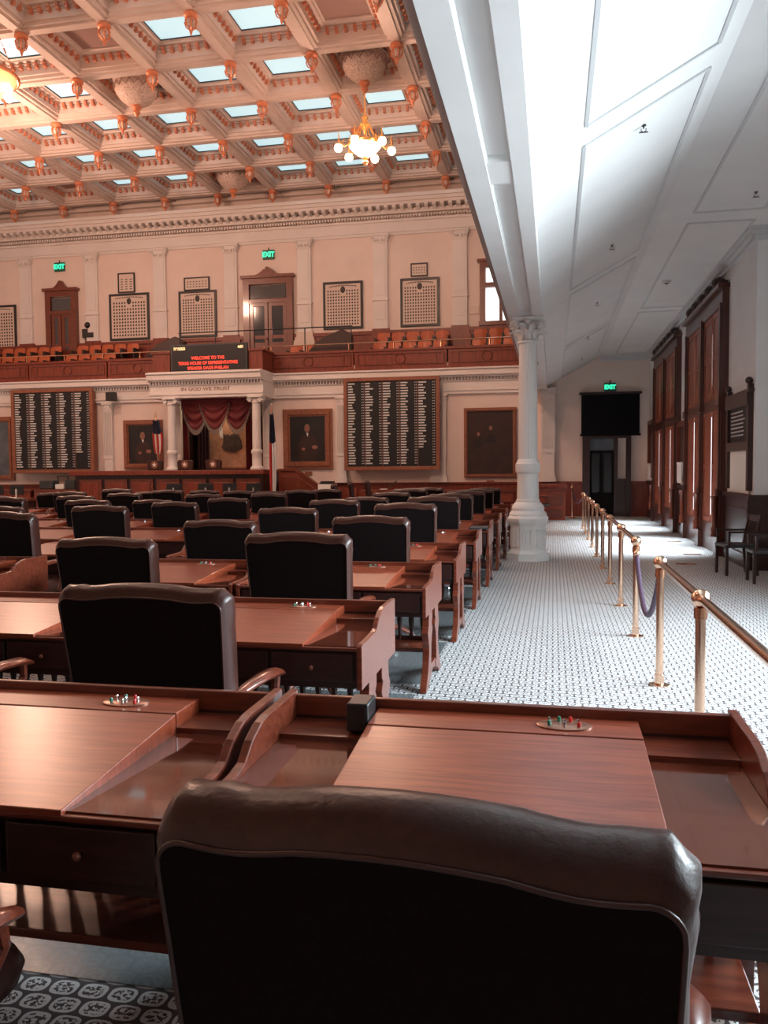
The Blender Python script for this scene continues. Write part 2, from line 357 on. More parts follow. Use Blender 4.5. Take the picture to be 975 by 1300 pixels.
# ---------------------------------------------------------------- the big column
def column(x, y):
    t = sroot('column', (x,y,0))
    R8 = PI/8
    MB().lathe([(.40,0),(.40,.13),(.355,.12),(.35,.14),(.33,.17),(.325,.2),(.325,.60),(.34,.63),(.36,.66),(.385,.70),(.39,.75),(.36,.79),(.33,.80)], n=8, rot=R8).build('pedestal', 'paint_white', t, ang=30)
    for k in range(8):
        a = k*PI/4; c, s_ = math.cos(a), math.sin(a)
        fr = MB(); d = .302; hw = .075
        def P(u, v, o): return (c*(d+o)-s_*u, s_*(d+o)+c*u, v)
        for (u0,u1,v0,v1) in ((-hw,-hw+.018,.25,.56),(hw-.018,hw,.25,.56),(-hw,hw,.25,.268),(-hw,hw,.542,.56),(-.03,.03,.31,.50)):
            vs = [P(u0,v0,-.005),P(u1,v0,-.005),P(u1,v1,-.005),P(u0,v1,-.005),P(u0,v0,.012),P(u1,v0,.012),P(u1,v1,.012),P(u0,v1,.012)]
            fr.add(vs, [(0,3,2,1),(4,5,6,7),(0,1,5,4),(1,2,6,5),(2,3,7,6),(3,0,4,7)])
        fr.build('pedestal_panel', 'paint_white', t, ang=0)
    MB().lathe([(.33,.79),(.335,.82),(.31,.86),(.285,.88),(.29,.93),(.27,.98),(.235,1.02),(.21,1.04),(.21,1.07),(.195,1.09),(.185,1.5),(.19,1.54),(.215,1.57),(.222,1.60),(.222,1.72),(.205,1.735),(.19,1.77),(.17,1.80)], n=32).build('shaft_base', 'paint_white', t, ang=22)
    # fluted shaft
    n = 80
    def sh(u, v):
        a = 2*PI*u; k = math.cos(a*20); r = (.168-.012*v)*(1-.045*(k>0)*k); z = 1.8+v*2.06
        return (r*math.cos(a), r*math.sin(a), z)
    MB().grid(sh, 160, 6).build('shaft', 'paint_white', t, ang=60)
    cap = MB(); cap.lathe([(.158,3.83),(.185,3.85),(.185,3.88),(.15,3.90),(.15,4.0),(.155,4.10),(.18,4.17),(.24,4.215)], n=24)
    for k in range(8):                         # acanthus leaves, two tiers
        for tier, (z0, r0, h, off) in enumerate(((3.9,.165,.15,0),(3.98,.18,.18,PI/8))):
            a = k*PI/4+off
            def lf(u, v, a=a, z0=z0, r0=r0, h=h):
                hw = .058*math.sin(PI*min(.97,.3+v*.7)); rr = r0+.016+.15*v**2.4; zz = z0+h*math.sin(v*PI*.66)
                da = (u-.5)*2*hw/r0; return (rr*math.cos(a+da)-0, rr*math.sin(a+da), zz+.012*math.cos(u*PI*6))
            cap.grid(lf, 6, 6)
    for k in range(4):                         # corner volutes
        a = PI/4+k*PI/2
        pts = []
        for i in range(22):
            th = i/21*PI*3.2; r = .075*(1-i/26)
            dx = .235+r*math.cos(th); dz = 4.17+r*math.sin(th); pts.append((dx*math.cos(a)*1.12, dx*math.sin(a)*1.12, dz))
        cap.tube(pts, .024, 6)
    for k in range(4): cap.sphere((.27*math.cos(k*PI/2), .27*math.sin(k*PI/2), 4.2), .05, 8, 6)
    cap.build('capital', 'paint_white', t, ang=50)
    ab = MB(); ab.box(-.28,.28,-.28,.28,4.25,4.28); ab.box(-.25,.25,-.25,.25,4.22,4.25); ab.build('abacus', 'paint_white', t, ang=0, bevel=.01)
column(-.44, 15.0)
def pilaster(name, x0, x1, y, z0, z1, m='paint', ionic=True, parent=None, base=True, d=.12):
    t = sroot(name); xc = (x0+x1)/2; wd = (x1-x0)
    mb = MB(); mb.box(x0+.05*wd, x1-.05*wd, y-d, y, z0, z1-.1); mb.box(x0+.02*wd,x0+.10*wd,y-d-.03,y,z0+(z1-z0)*.36,z1-.3); mb.box(x1-.10*wd,x1-.02*wd,y-d-.03,y,z0+(z1-z0)*.36,z1-.3)
    nf = 6
    for k in range(nf): xx = x0+wd*(.14+.72*(k+.5)/nf); mb.box(xx-wd*.03, xx+wd*.03, y-d-.035, y-d, z0+(z1-z0)*.36, z1-.35)
    mb.build('shaft', m, t, ang=0)
    b = MB(); b.box(x0-.03, x1+.03, y-d-.05, y, z0, z0+.16); b.box(x0, x1, y-d-.03, y, z0+.16, z0+.24); b.box(x0, x1, y-d-.03, y, z0+(z1-z0)*.31, z0+(z1-z0)*.35)
    b.build('base_moulding', m, t, ang=0)
    c = MB(); c.box(x0-.04, x1+.04, y-d-.06, y, z1-.07, z1); c.box(x0, x1, y-d-.03, y, z1-.3, z1-.27)
    for sx in (-1, 1):
        cx = xc+sx*wd*.34
        pts = [(cx+(.085-.0035*i)*math.cos(i*.55)*sx, y-d-.03, z1-.17+(.085-.0035*i)*math.sin(i*.55)) for i in range(20)]
        c.tube(pts, .016, 6)
    c.box(x0+.02, x1-.02, y-d-.02, y, z1-.27, z1-.07)
    c.build('capital', m, t, ang=30); return t
pilaster('pilaster', -.40, .06, YB-.01, 1.17, 4.30, d=.2)

# lower entablature of the back wall : moulded strips with dentils
def entab(name, x0, x1, y, m='paint', z0=4.2, zt=5.06, d=.0):
    t = sroot(name); mb = MB()
    for a, b, dd in ((z0, z0+.10, .10), (z0+.10, z0+.16, .14), (z0+.16, z0+.42, .08), (z0+.42, z0+.47, .12), (z0+.56, z0+.62, .24), (z0+.62, zt-.05, .34), (zt-.05, zt, .40)):
        mb.box(x0, x1, y-dd-d, y, a, b)
    mb.build('moulding', m, t, ang=0)
    dn = MB(); n = int((x1-x0)/.11)
    for k in range(n): xx = x0+(k+.5)*(x1-x0)/n; dn.box(xx-.028, xx+.028, y-.18-d, y, z0+.47, z0+.56)
    o = dn.build('dentils', m, t, ang=0); o['kind'] = 'stuff'
    return t
entab('trim_1', -24, -14.0, YB); entab('trim_2', -9.78, -.78, YB)
pt = entab('trim_3', -14.0, -9.78, YB, d=1.25)
t = pt; text('IN GOD WE TRUST', .17, 'fascia', t, (-11.9, YB-1.25-.085, 4.49), bold=.002, extrude=.008, sx=1.25)
mb = MB(); mb.box(-14.0,-9.78,YB-1.5,YB,5.04,5.1); mb.build('cornice_cap','paint',t,ang=0)
for x0,x1 in ((-16.55,-16.17),(-4.15,-3.6),(-7.5,-7.15)): pilaster('pilaster', x0, x1, YB-.01, 1.17, 4.2)
pilaster('pilaster', -10.22, -9.9, YB-.02, 1.17, 4.2); pilaster('pilaster', -13.75,-13.4,YB-.02,1.17,4.2)
# portico columns on the dais
for x in (-13.2, -10.05):
    t = sroot('column', (x, 27.2, 0))
    MB().lathe([(.24,1.665),(.24,1.72),(.2,1.76),(.17,1.8),(.17,2.2),(.2,2.24),(.2,2.3),(.19,2.34),(.165,2.36)], n=20).build('shaft_base','paint',t,ang=40)
    def shf(u, v):
        a = 2*PI*u; r = (.155-.018*v)*(1-.05*max(0,math.cos(a*16))); return (r*math.cos(a), r*math.sin(a), 2.35+v*1.6)
    MB().grid(shf, 96, 3).build('shaft','paint',t,ang=60)
    c = MB(); c.lathe([(.14,3.95),(.165,3.97),(.165,4.0),(.15,4.03),(.19,4.1)], n=16); c.box(-.25,.25,-.22,.22,4.14,4.2)
    for sx in (-1,1):
        for yy in (-.16,.16):
            c.tube([(sx*.19+(.09-.004*i)*math.cos(i*.6)*sx, yy, 4.06+(.09-.004*i)*math.sin(i*.6)) for i in range(18)], .018, 6)
        c.tube([(sx*.19,-.16,4.06),(sx*.19,.16,4.06)], .07, 10)
    c.build('capital','paint',t,ang=40)
# return side of the portico roof
# ---------------------------------------------------------------- balcony front
bal = sroot('balcony')
MB().box(-24,-.85,YB-.05,31,5.0,5.1).build('balcony_floor','panel_wood',bal,ang=0)
st = MB(); st.box(-24,-.9,29.1,31,5.1,5.41); st.box(-24,-.9,29.9,31,5.41,5.88); st.build('balcony_step','panel_wood',bal,ang=0)
jx = [-24,-22.6,-19.65,-16.35,-13.9]
def bpanel(x0, x1, y, ring=True):
    m_ = MB(); m_.box(x0+.03,x1-.03,y,y+.06,5.08,5.76); m_.box(x0,x1,y-.05,y+.1,5.74,5.82); m_.box(x0,x1,y-.03,y+.06,5.08,5.16)
    m_.build('front_panel','panel_wood',bal,ang=0)
    f = MB(); q = .22
    for a,b,c,d in ((x0+.12,x0+.16,5.26,5.66),(x0+q+.14,x0+q+.18,5.26,5.66),(x1-.16,x1-.12,5.26,5.66),(x1-q-.18,x1-q-.14,5.26,5.66),(x0+.12,x1-.12,5.26,5.29),(x0+.12,x1-.12,5.63,5.66)): f.box(a,b,y-.03,y,c,d)
    f.build('panel_frame','mahogany',bal,ang=0)
    if ring:
        xc=(x0+x1)/2; pts=[(xc+.17*math.cos(i/20*2*PI),y-.015,5.46+.17*math.sin(i/20*2*PI)) for i in range(21)]
        MB().tube(pts,.022,6,cap=False).build('ring_moulding','mahogany',bal)
for a,b in zip(jx,jx[1:]): bpanel(a,b,YB-.08)
for a,b in ((-10.3,-8.0),(-8.0,-6.9)): pass
for a,b in ((-10.2,-6.85),(-6.85,-3.56),(-3.56,-.86)): bpanel(a,b,YB-.08)
# balcony projection over the portico
pj = MB(); pj.box(-13.95,-13.3,27.35,28.45,5.1,5.78); pj.box(-10.35,-9.85,27.35,28.45,5.1,5.78); pj.box(-13.9,-9.9,27.4,27.5,5.1,5.75)
pj.box(-14.0,-13.25,27.3,28.5,5.78,5.84); pj.box(-10.4,-9.8,27.3,28.5,5.78,5.84); pj.build('portico_parapet','panel_wood',bal,ang=0)
# brass balcony rail: top tube, posts
def brail(label, x0, x1, y, z, xs, m='brass_dark', zb=5.8, r=.022):
    t = thing('balcony_rail', label, 'railing', (0,0,0))
    MB().tube([(x0,y,z),(x1,y,z)], r, 8).build('top_rail', m, t)
    for x in xs: MB().tube([(x,y,zb),(x,y,z)], r*1.1, 8).build('post', m, t)
brail('long brass rail on the balcony front left of the screen', -24, -13.8, 28.4, 6.03, (-22.9,-19.7,-18.1,-16.5,-15.0,-13.85))
brail('long brass rail on the balcony front right of the screen', -10.2, -.9, 28.4, 6.05, (-10.15,-9.9,-8.55,-7.03,-5.42,-3.77,-2.11))
brail('thin black rail in the upper gallery above the screen', -13.55, -6.95, 28.62, 6.7, (-13.5,-12.1,-10.6,-8.7,-7.0), 'dark_frame', 5.1, .02)
# dark sloped stair enclosures in the gallery
for lab, x0, x1 in (('dark wooden stair enclosure in the gallery left of the screen',-15.0,-13.4),('dark wooden stair enclosure in the gallery right of the second gallery door',-8.6,-7.0)):
    MBs = MB().prism([(x0,5.11),(x1,5.11),(x1,6.45),(x1-.35,6.62),(x0+.5,6.35),(x0,5.9)],'y',28.72,29.02)
    tag(MBs.build('stair_enclosure','mahogany_dark',ang=0,bevel=.02), lab, 'stair enclosure')

# ---------------------------------------------------------------- upper wall: pilasters, cornice, wainscot
ut = sroot('trim_upper_cornice'); mb = MB()
for a,b,dd in ((10.42,10.52,.06),(10.52,10.62,.10),(10.62,10.9,.05),(10.9,10.98,.12),(11.16,11.30,.22),(11.40,11.5,.5),(11.5,11.62,.58),(11.62,11.74,.66),(11.74,11.80,.45)): mb.box(-24,.4,YU-dd,YU,a,b)
mb.build('moulding','paint',ut,ang=0)
dn = MB()
n = 215
for k in range(n): xx=-23.9+k*.11; dn.box(xx-.03,xx+.03,YU-.17,YU,11.03,11.12)
o=dn.build('dentils','paint',ut,ang=0); o['kind']='stuff'
proto = MB().prism([(YU-.48,11.40),(YU-.48,11.34),(YU-.42,11.30),(YU-.3,11.27),(YU-.2,11.2),(YU,11.2),(YU,11.4)],'x',-.07,.07).build('modillion','paint',ut,ang=0)
for k in range(1,79): share(proto,'modillion',ut,(-.3*k+.2,0,0))
mb = MB(); mb.box(-24,.4,YU-.05,YU,11.8,12.35); mb.box(-24,.4,YU-.25,YU,12.1,12.2); mb.build('frieze_board','coffer_paint',ut,ang=0)
for k in range(8):
    x=-21.4+3.0*k
    if k==7: x=-.9
    t=sroot('pilaster'); m_=MB(); m_.box(x-.27,x+.27,YU-.10,YU,6.9,10.2); m_.box(x-.19,x+.19,YU-.12,YU-.10,8.2,10.05); m_.box(x-.19,x+.19,YU-.12,YU-.10,7.3,7.9)
    m_.build('shaft','paint',t,ang=0)
    c=MB(); c.box(x-.3,x+.3,YU-.14,YU,8.0,8.08); c.box(x-.28,x+.28,YU-.13,YU,10.1,10.16); c.box(x-.36,x+.36,YU-.22,YU,10.4,10.47)
    c.prism([(x-.27,10.16),(x+.27,10.16),(x+.36,10.4),(x-.36,10.4)],'y',YU-.17,YU)
    for sx in(-1,1):
        c.tube([(x+sx*.27+(.075-.004*i)*math.cos(i*.6)*sx,YU-.2,10.32+(.075-.004*i)*math.sin(i*.6)) for i in range(16)],.018,6)
        for j in range(2): c.sphere((x+sx*(.08+.1*j),YU-.19,10.22),.045,8,6)
    c.build('capital','paint',t,ang=40)
    b=MB(); b.box(x-.42,x+.42,YU-.2,YU,5.7,6.62); b.box(x-.38,x+.38,YU-.16,YU,6.62,6.75); b.box(x-.33,x+.33,YU-.13,YU,6.75,6.95); b.build('plinth','panel_wood' if k not in(4,) else 'poster',t,ang=0)
uw=MB(); uw.box(-24,.4,YU-.06,YU,5.7,6.75); uw.box(-24,.4,YU-.12,YU,6.75,6.88)
for k in range(24): uw.box(-23.8+k,-23.05+k,YU-.08,YU-.06,5.9,6.6)
struct('baseboard_upper',uw,'panel_wood',ang=0)
# gallery doors
def gdoor(n, x0, x1, ztop, peak, glass=True, z0=5.7):
    t=sroot('door_%d'%n); w_=x1-x0; y=YU
    f=MB(); f.box(x0,x0+.24,y-.2,y,z0,ztop); f.box(x1-.24,x1,y-.2,y,z0,ztop); f.box(x0,x1,y-.2,y,ztop-.28,ztop); f.box(x0-.08,x1+.08,y-.28,y,ztop-.06,ztop+.05)
    f.box(x0,x1,y-.19,y,ztop-1.0,ztop-.86)
    f.build('door_frame','mahogany',t,ang=0)
    xc=(x0+x1)/2; r=w_*.22
    pts=[(xc-w_*.30,ztop+.05),(xc-w_*.2,ztop+.1),(xc-w_*.12,ztop+.2),(xc-w_*.08,ztop+.28)]+[(xc+.11*math.cos(a),peak-.11+.11*math.sin(a)) for a in (PI,PI*.75,PI/2,PI*.25,0)]+[(xc+w_*.08,ztop+.28),(xc+w_*.12,ztop+.2),(xc+w_*.2,ztop+.1),(xc+w_*.30,ztop+.05)]
    MB().prism(pts[::-1],'y',y-.2,y-.05).build('pediment','mahogany',t,ang=0)
    B(x0+.28,x1-.28,y-.14,y-.1,ztop-.82,ztop-.34).build('transom_pane','glass_dark',t,ang=0)
    for s_ in (0,1):
        a=x0+.26 if s_==0 else xc+.02; b=xc-.02 if s_==0 else x1-.26
        d=MB(); zt=ztop-1.0
        d.box(a,a+.13,y-.16,y-.08,z0,zt); d.box(b-.13,b,y-.16,y-.08,z0,zt); d.box(a,b,y-.16,y-.08,zt-.14,zt); d.box(a,b,y-.16,y-.08,z0,z0+.9)
        lf=d.build('door_leaf','mahogany',t,ang=0)
        B(a+.13,b-.13,y-.12,y-.1,z0+.9,zt-.14).build('glass_pane','glass_dark',lf,ang=0)
    MB().sphere((xc-.06,y-.2,z0+1.05),.035,8,6).build('door_knob','brass',t)
gdoor(2,-11.85,-9.85,9.13,9.5); gdoor(1,-20.45,-19.05,9.08,9.45)
# gallery window at the right
t=sroot('window_1'); f=MB(); y=YU
for a,b,c,d in ((-2.66,-2.46,6.9,9.2),(-1.06,-.86,6.9,9.2),(-2.66,-.86,9.0,9.25),(-2.66,-.86,8.28,8.45),(-1.94,-1.84,6.9,8.3),(-2.7,-.8,6.9,7.05)): f.box(a,b,y-.18,y,c,d)
f.box(-2.75,-.75,y-.25,y,9.2,9.3); f.build('window_frame','mahogany',t,ang=0)
for a,b,c,d in ((-2.44,-1.96,7.06,8.26),(-1.82,-1.08,7.06,8.26),(-2.42,-1.1,8.47,8.98)): B(a,b,y-.08,y-.05,c,d).build('pane','daylight_pane',t,ang=0)

# composite class pictures on the upper wall
def composite(label, x0, x1, z0, z1, cols, rows, y=YU, small=False, glow=()):
    t=thing('framed_composite' if not small else 'framed_plaque', label, 'picture', ((x0+x1)/2,y,(z0+z1)/2), 0)
    hw=(x1-x0)/2; hh=(z1-z0)/2; f=MB(); q=.09 if not small else .05
    for a,b,c,d in ((-hw,-hw+q,-hh,hh),(hw-q,hw,-hh,hh),(-hw,hw,hh-q,hh),(-hw,hw,-hh,-hh+q)): f.box(a,b,-.07,0,c,d)
    f.build('frame','dark_frame',t,ang=0,bevel=.01)
    sh=B(-hw+q,hw-q,-.045,-.02,-hh+q,hh-q).build('sheet','poster',t,ang=0)
    m_=MB(); W=2*(hw-q)*.92; H=2*(hh-q)*(.84 if not small else .7)
    for i in range(cols):
        for j in range(rows):
            if not small and rows>8 and abs(i-(cols-1)/2)<1.2 and j>rows-3: continue
            cx=-W/2+W*(i+.5)/cols; cz=-hh+q+.05+H*(j+.5)/rows
            a=W/cols*.32; b=H/rows*(.36 if not small else .2); n=6
            m_.add([(cx+a*math.cos(2*PI*k/n),-.048,cz+b*math.sin(2*PI*k/n)) for k in range(n)],[tuple(range(n))])
    if not small:
        m_.add([(.10*math.cos(2*PI*k/12),-.048,hh-q-.22+.13*math.sin(2*PI*k/12)) for k in range(12)],[tuple(range(12))])
        for k in range(16): xx=-W*.4+W*.8*k/15; zz=hh-q-.06-.04*(abs(k-7.5)/7.5)**2; m_.box(xx-.022,xx+.022,-.05,-.046,zz-.022,zz+.022)
    o=m_.build('printed_portraits','poster_ink',t,ang=0,kind='stuff')
    return t
composite('tall black framed sheet of small portraits above the left gallery seats',-17.65,-15.9,6.93,8.8,12,11)
composite('small black framed plaque above the left tall portrait sheet',-17.24,-16.5,8.83,9.62,3,5,small=True)
composite('black framed portrait sheet left of the wide gallery door',-14.62,-13.02,6.93,8.76,12,13)
composite('wide small plaque above the portrait sheet left of the wide gallery door',-14.38,-13.3,8.77,9.29,7,3,small=True)
composite('black framed portrait sheet between wide gallery door and smaller plaque',-8.66,-7.1,7.0,8.8,12,12)
composite('black framed portrait sheet near the bright gallery window',-5.65,-4.17,6.98,8.78,12,12)
composite('small framed plaque above the portrait sheet near the gallery window',-5.25,-4.6,8.83,9.33,5,3,small=True)
composite('brownish portrait sheet at the far left end of the gallery wall',-23.6,-21.9,6.75,8.6,12,11)
tag(B(-3.08,-2.7,YU-.05,YU-.01,7.34,7.66).build('framed_notice','poster',bevel=.01),'small pale framed notice between portrait sheet and gallery window','notice')
t=thing('wall_fixture','dark ornate bracket fixture beside the narrow left gallery door','wall fixture',(-18.6,YU,7.2))
m_=MB(); m_.box(-.25,.25,-.12,0,-.1,.25); m_.sphere((0,-.1,.4),.13,10,8); m_.build('bracket','dark_frame',t); MB().prism([(-.16,-.1),(.16,-.1),(.07,-.4),(-.07,-.4)],'y',-.1,-.02).build('support','dark_frame',t,ang=0)

def exit_sign(label,x,y,z,w_=.34,h=.24):
    t=thing('exit_sign',label,'sign',(x,y,z))
    MB().box(-w_/2-.03,w_/2+.03,-.07,0,-h/2-.03,h/2+.03).build('case','exit_case',t,ang=0); B(-w_/2,w_/2,-.08,-.07,-h/2,h/2).build('lit_face','exit_case',t,ang=0)
    text('EXIT',h*.86,'exit_green',t,(0,-.085,0),bold=.012,sx=.92)
    MB().tube([(0,-.04,h/2),(0,-.04,h/2+.12)],.02,6).build('stem','dark_frame',t)
exit_sign('green lit exit sign over the narrow left gallery door',-19.83,YU,10.02,.4,.3)
exit_sign('green lit exit sign over the wide gallery door',-10.83,YU,9.98,.4,.3)
exit_sign('green lit exit sign over the dark doorway at the aisle end',1.84,YB-.02,4.28,.32,.22)

# gallery seats
def gseat():
    t=empty('gallery_seat')
    def bk(u,v): x=(u-.5)*.5; return (x*(1-.12*v**4), .10+.03*math.cos(u*PI*2)*.6-.02*v+.12*v, .42+.42*v-.02*(2*u-1)**2*v)
    m_=MB(); m_.grid(bk,6,5); m_.grid(lambda u,v:(lambda p:(p[0],p[1]+.03,p[2]))(bk(1-u,v)),6,5); m_.build('backrest','seat_wood',t)
    B(-.23,.23,-.32,.1,.38,.43).build('seat','seat_wood',t,bevel=.01)
    for s_ in(-1,1): B(s_*.25-.02,s_*.25+.02,-.25,.18,0,.6).build('armrest_stand','dark_frame',t,ang=0)
    return t
GS=gseat(); used=[False]
def place_seat(x,y,z,lab,grp):
    c=GS if not used[0] else copy_tree(GS); used[0]=True; c.location=(x,y,z); c.rotation_euler=(0,0,0); tag(c,lab,'seat',grp)
blocks=[('far left gallery block',-22.0,5,5),('block under the left portrait sheet',-18.6,5,4),('block below the wide gallery door',-9.35,0,2),('block right of the stair enclosure',-6.2,5,5),('block under the bright gallery window',-2.6,3,3)]
for nm,x0,nu,nl in blocks:
    for i in range(nu): place_seat(x0+.55*i,30.3,5.88,'orange seat, upper row, %s in %s'%(ORD[i],nm),'wooden seats in the gallery')
    for i in range(nl): place_seat(x0+.02+.55*i,29.45,5.41,'orange seat, lower row, %s in %s'%(ORD[i],nm),'wooden seats in the gallery')

# ---------------------------------------------------------------- LED screen
t=thing('message_screen','black electronic message screen with red letters above the speaker alcove','screen',(-11.79,27.25,5.54))
B(-1.42,1.42,-.02,.12,-.52,.52).build('case','dark_grey',t,ang=0,bevel=.01); B(-1.36,1.36,-.03,-.02,-.47,.47).build('display','screen_black',t,ang=0)
for s_,z in (('WELCOME TO THE',.03),('TEXAS HOUSE OF REPRESENTATIVES',-.145),('SPEAKER DADE PHELAN',-.32)): text(s_,.15,'led_red',t,(-.02,-.036,z),bold=.003,sx=.90 if 'TEXAS' in s_ else .95)
text('7/9/2023',.125,'led_amber',t,(-1.08,-.036,.37),bold=.006); text('4:01',.125,'led_amber',t,(1.20,-.036,.37),bold=.006)

# ---------------------------------------------------------------- voting boards
def board(label,x0,x1,z0,z1,mframe):
    t=thing('voting_board',label,'board',((x0+x1)/2,YB-.42,(z0+z1)/2)); hw=(x1-x0)/2; hh=(z1-z0)/2; q=.13
    f=MB()
    for a,b,c,d in ((-hw,-hw+q,-hh,hh),(hw-q,hw,-hh,hh),(-hw,hw,hh-q,hh),(-hw,hw,-hh,-hh+q)): f.box(a,b,-.1,.02,c,d)
    f.box(-hw+.1,hw-.1,0,.38,-hh+.1,hh-.1); f.build('frame',mframe,t,ang=0,bevel=.015)
    B(-hw+q,hw-q,-.05,0,-hh+q,hh-q).build('board_face','screen_black',t,ang=0)
    rnd=random.Random(int(abs(x0)*100)); W=2*(hw-q); H=2*(hh-q)
    for c in range(5):
        m_=MB(); d=MB(); cx=-hw+q+W*(c+.03)/5
        for r in range(31):
            z=hh-q-H*(r+.8)/32
            if not(c==4 and r>24): 
                L=W/5*(.22+.22*rnd.random()); m_.box(cx,cx+L,-.056,-.05,z-.022,z+.022)
            d.box(cx+W/5*.78,cx+W/5*.78+.025,-.056,-.05,z-.014,z+.014); d.box(cx+W/5*.86,cx+W/5*.86+.025,-.056,-.05,z-.014,z+.014)
        m_.build('name_strips','white_plate',t,ang=0,kind='stuff'); d.build('vote_lights','white_plate',t,ang=0,kind='stuff')
        if c: B(cx-.035,cx-.02,-.06,-.05,-hh+q,hh-q).build('divider','gold_frame',t,ang=0)
board('large black voting board with name columns right of the portico',-7.14,-3.78,1.6,4.8,'gold_frame')
board('large black voting board with name columns left of the portico',-20.15,-16.75,1.6,4.75,'gold_frame')

# ---------------------------------------------------------------- portraits
def ell(m_,cx,cz,rx,rz,y,n=16): m_.add([(cx+rx*math.cos(2*PI*k/n),y,cz+rz*math.sin(2*PI*k/n)) for k in range(n)],[tuple(range(n))])
def portrait(label,x0,x1,z0,z1,canvas,q=.2,fig=1):
    t=thing('framed_portrait',label,'painting',((x0+x1)/2,YB,(z0+z1)/2)); hw=(x1-x0)/2; hh=(z1-z0)/2; f=MB()
    for k,(o_,d_) in enumerate(((0,.10),(q*.35,.14),(q*.75,.09))):
        e=q if k==2 else q*(.35 if k==0 else .75)
        for a,b,c,d in ((-hw+o_,-hw+e,-hh+o_,hh-o_),(hw-e,hw-o_,-hh+o_,hh-o_),(-hw+o_,hw-o_,hh-e,hh-o_),(-hw+o_,hw-o_,-hh+o_,-hh+e)): f.box(a,b,-d_,-.0,c,d)
    f.build('frame','gold_frame',t,ang=0)
    B(-hw+q,hw-q,-.06,-.01,-hh+q,hh-q).build('canvas',canvas,t,ang=0)
    if fig==1:
        b=MB(); ell(b,0,-hh*.38,hw*.42,hh*.55,-.063); b.build('painted_coat','oil_brown' if canvas=='oil_dark' else 'oil_dark',t,ang=0)
        s_=MB(); ell(s_,-.02,hh*.36,.10,.15,-.066); ell(s_,hw*.28,-hh*.28,.11,.07,-.066); ell(s_,-hw*.18,-hh*.34,.07,.05,-.066); s_.build('painted_skin','skin_paint',t,ang=0)
        c_=MB(); c_.add([(-.05,-.067,hh*.2),(.03,-.067,hh*.2),(0,-.067,hh*.06)],[(0,1,2)]); c_.build('painted_collar','paper',t,ang=0)
    elif fig==2:
        s_=MB(); 
        for cx,cz,r in ((.02,hh*.42,.06),(-.40,hh*.25,.05)): ell(s_,cx,cz,r,r*1.3,-.066)
        s_.build('painted_skin','skin_paint',t,ang=0)
        b=MB(); 
        for cx,cz,r in ((.03,.12,.16),(-.42,-.05,.13)): ell(b,cx,cz,r,r*1.1,-.063)
        b.build('painted_figures','oil_dark',t,ang=0)
    MB().box(-.13,.13,-.05,0,-hh-.22,-hh-.1).build('name_plaque','gold_frame',t,ang=0)
portrait('gilt framed dark portrait of a standing figure between portico and right board',-9.5,-7.68,1.68,3.8,'oil_dark',.26)
portrait('reddish framed dark group painting beside the large white column',-3.0,-1.22,1.32,3.7,'oil_brown',.12,2)
portrait('gilt framed portrait of a seated figure in dark suit left of the alcove',-15.75,-14.2,1.72,3.54,'oil_dark',.2)
portrait('gilt framed blue-grey painting cut by the left picture edge',-22.4,-20.4,1.33,3.78,'oil_blue',.2,0)
# small wall camera
t=thing('wall_speaker','small black box on the wall right of the left voting board','speaker',(-16.0,YB-.4,4.4)); B(-.16,.16,-.2,.1,-.16,.16).build('body','black_plastic',t,bevel=.02); B(-.03,.03,.1,.4,-.03,.03).build('bracket','dark_grey',t,ang=0)

# ---------------------------------------------------------------- alcove: drapes, framed cloth
t=thing('valance_drape','dark red swagged valance with fringe in the speaker alcove','drape',(0,0,0))
XA,XC=-13.1,-10.42
def swag(x0,x1,ztop,drop,y):
    def fn(u,v):
        x=x0+(x1-x0)*u; sag=math.sin(PI*u)**.8; z=ztop-v*(.12+drop*sag); yy=y-.10*math.sin(PI*u)*math.sin(PI*v)-.035*math.sin(v*PI*7)*sag; return (x,yy,z)
    return MB().grid(fn,20,26)
for x0,x1,yy in ((XA,-12.0,27.75),(-12.35,-11.2,27.65),(-11.55,XC,27.75)):
    s_=swag(x0,x1,4.2,1.0,yy).build('swag','drape_red',t,ang=80)
    fr=MB()
    for i in range(26):
        u=(i+.5)/26; x=x0+(x1-x0)*u; z=4.2-.12-1.0*math.sin(PI*u)**.8; fr.tube([(x,yy-.02,z+.02),(x+.01,yy-.03,z-.17)],.017,4)
    fr.build('fringe','fringe',s_,kind='stuff')
for x0,x1 in ((XA,XA+.28),(XC-.28,XC)):
    def sd(u,v,x0=x0,x1=x1): return (x0+(x1-x0)*u*(1-.25*math.sin(v*PI)),27.85+.05*math.sin(u*PI*6),4.2-2.5*v)
    MB().grid(sd,24,8).build('side_drape','drape_red',t,ang=80)
B(XA-.05,XC+.05,27.75,27.95,4.15,4.24).build('pelmet','mahogany_dark',t,ang=0)
t=thing('framed_textile','dark torn cloth mounted on tan backing in a lit case inside the alcove','framed textile',(-11.95,29.0,2.6))
B(-.85,.85,0,.06,-.85,1.1).build('backing','tan_cloth',t,ang=0)
f=MB()
for a,b,c,d in ((-.9,-.84,-.9,1.15),(.84,.9,-.9,1.15),(-.9,.9,-.9,-.84),(-.9,.9,1.1,1.16)): f.box(a,b,-.05,.06,c,d)
f.build('case_frame','gold_frame',t,ang=0)
pts=[(-.18,.42),(-.1,.36),(.0,.40),(.1,.33),(.3,.42),(.5,.38),(.62,.1),(.66,-.22),(.5,-.3),(.3,-.42),(.05,-.36),(-.1,-.34),(-.28,-.2),(-.2,.05)]
MB().prism([(a*.85+.1,b*.85+.05) for a,b in pts],'y',-.03,-.005).build('torn_cloth','old_cloth',t,ang=0)
MB().prism([(-.25,.75),(-.1,.78),(-.08,.2),(-.2,.3)],'y',-.03,-.005).build('pale_scrap','flag_white',t,ang=0)
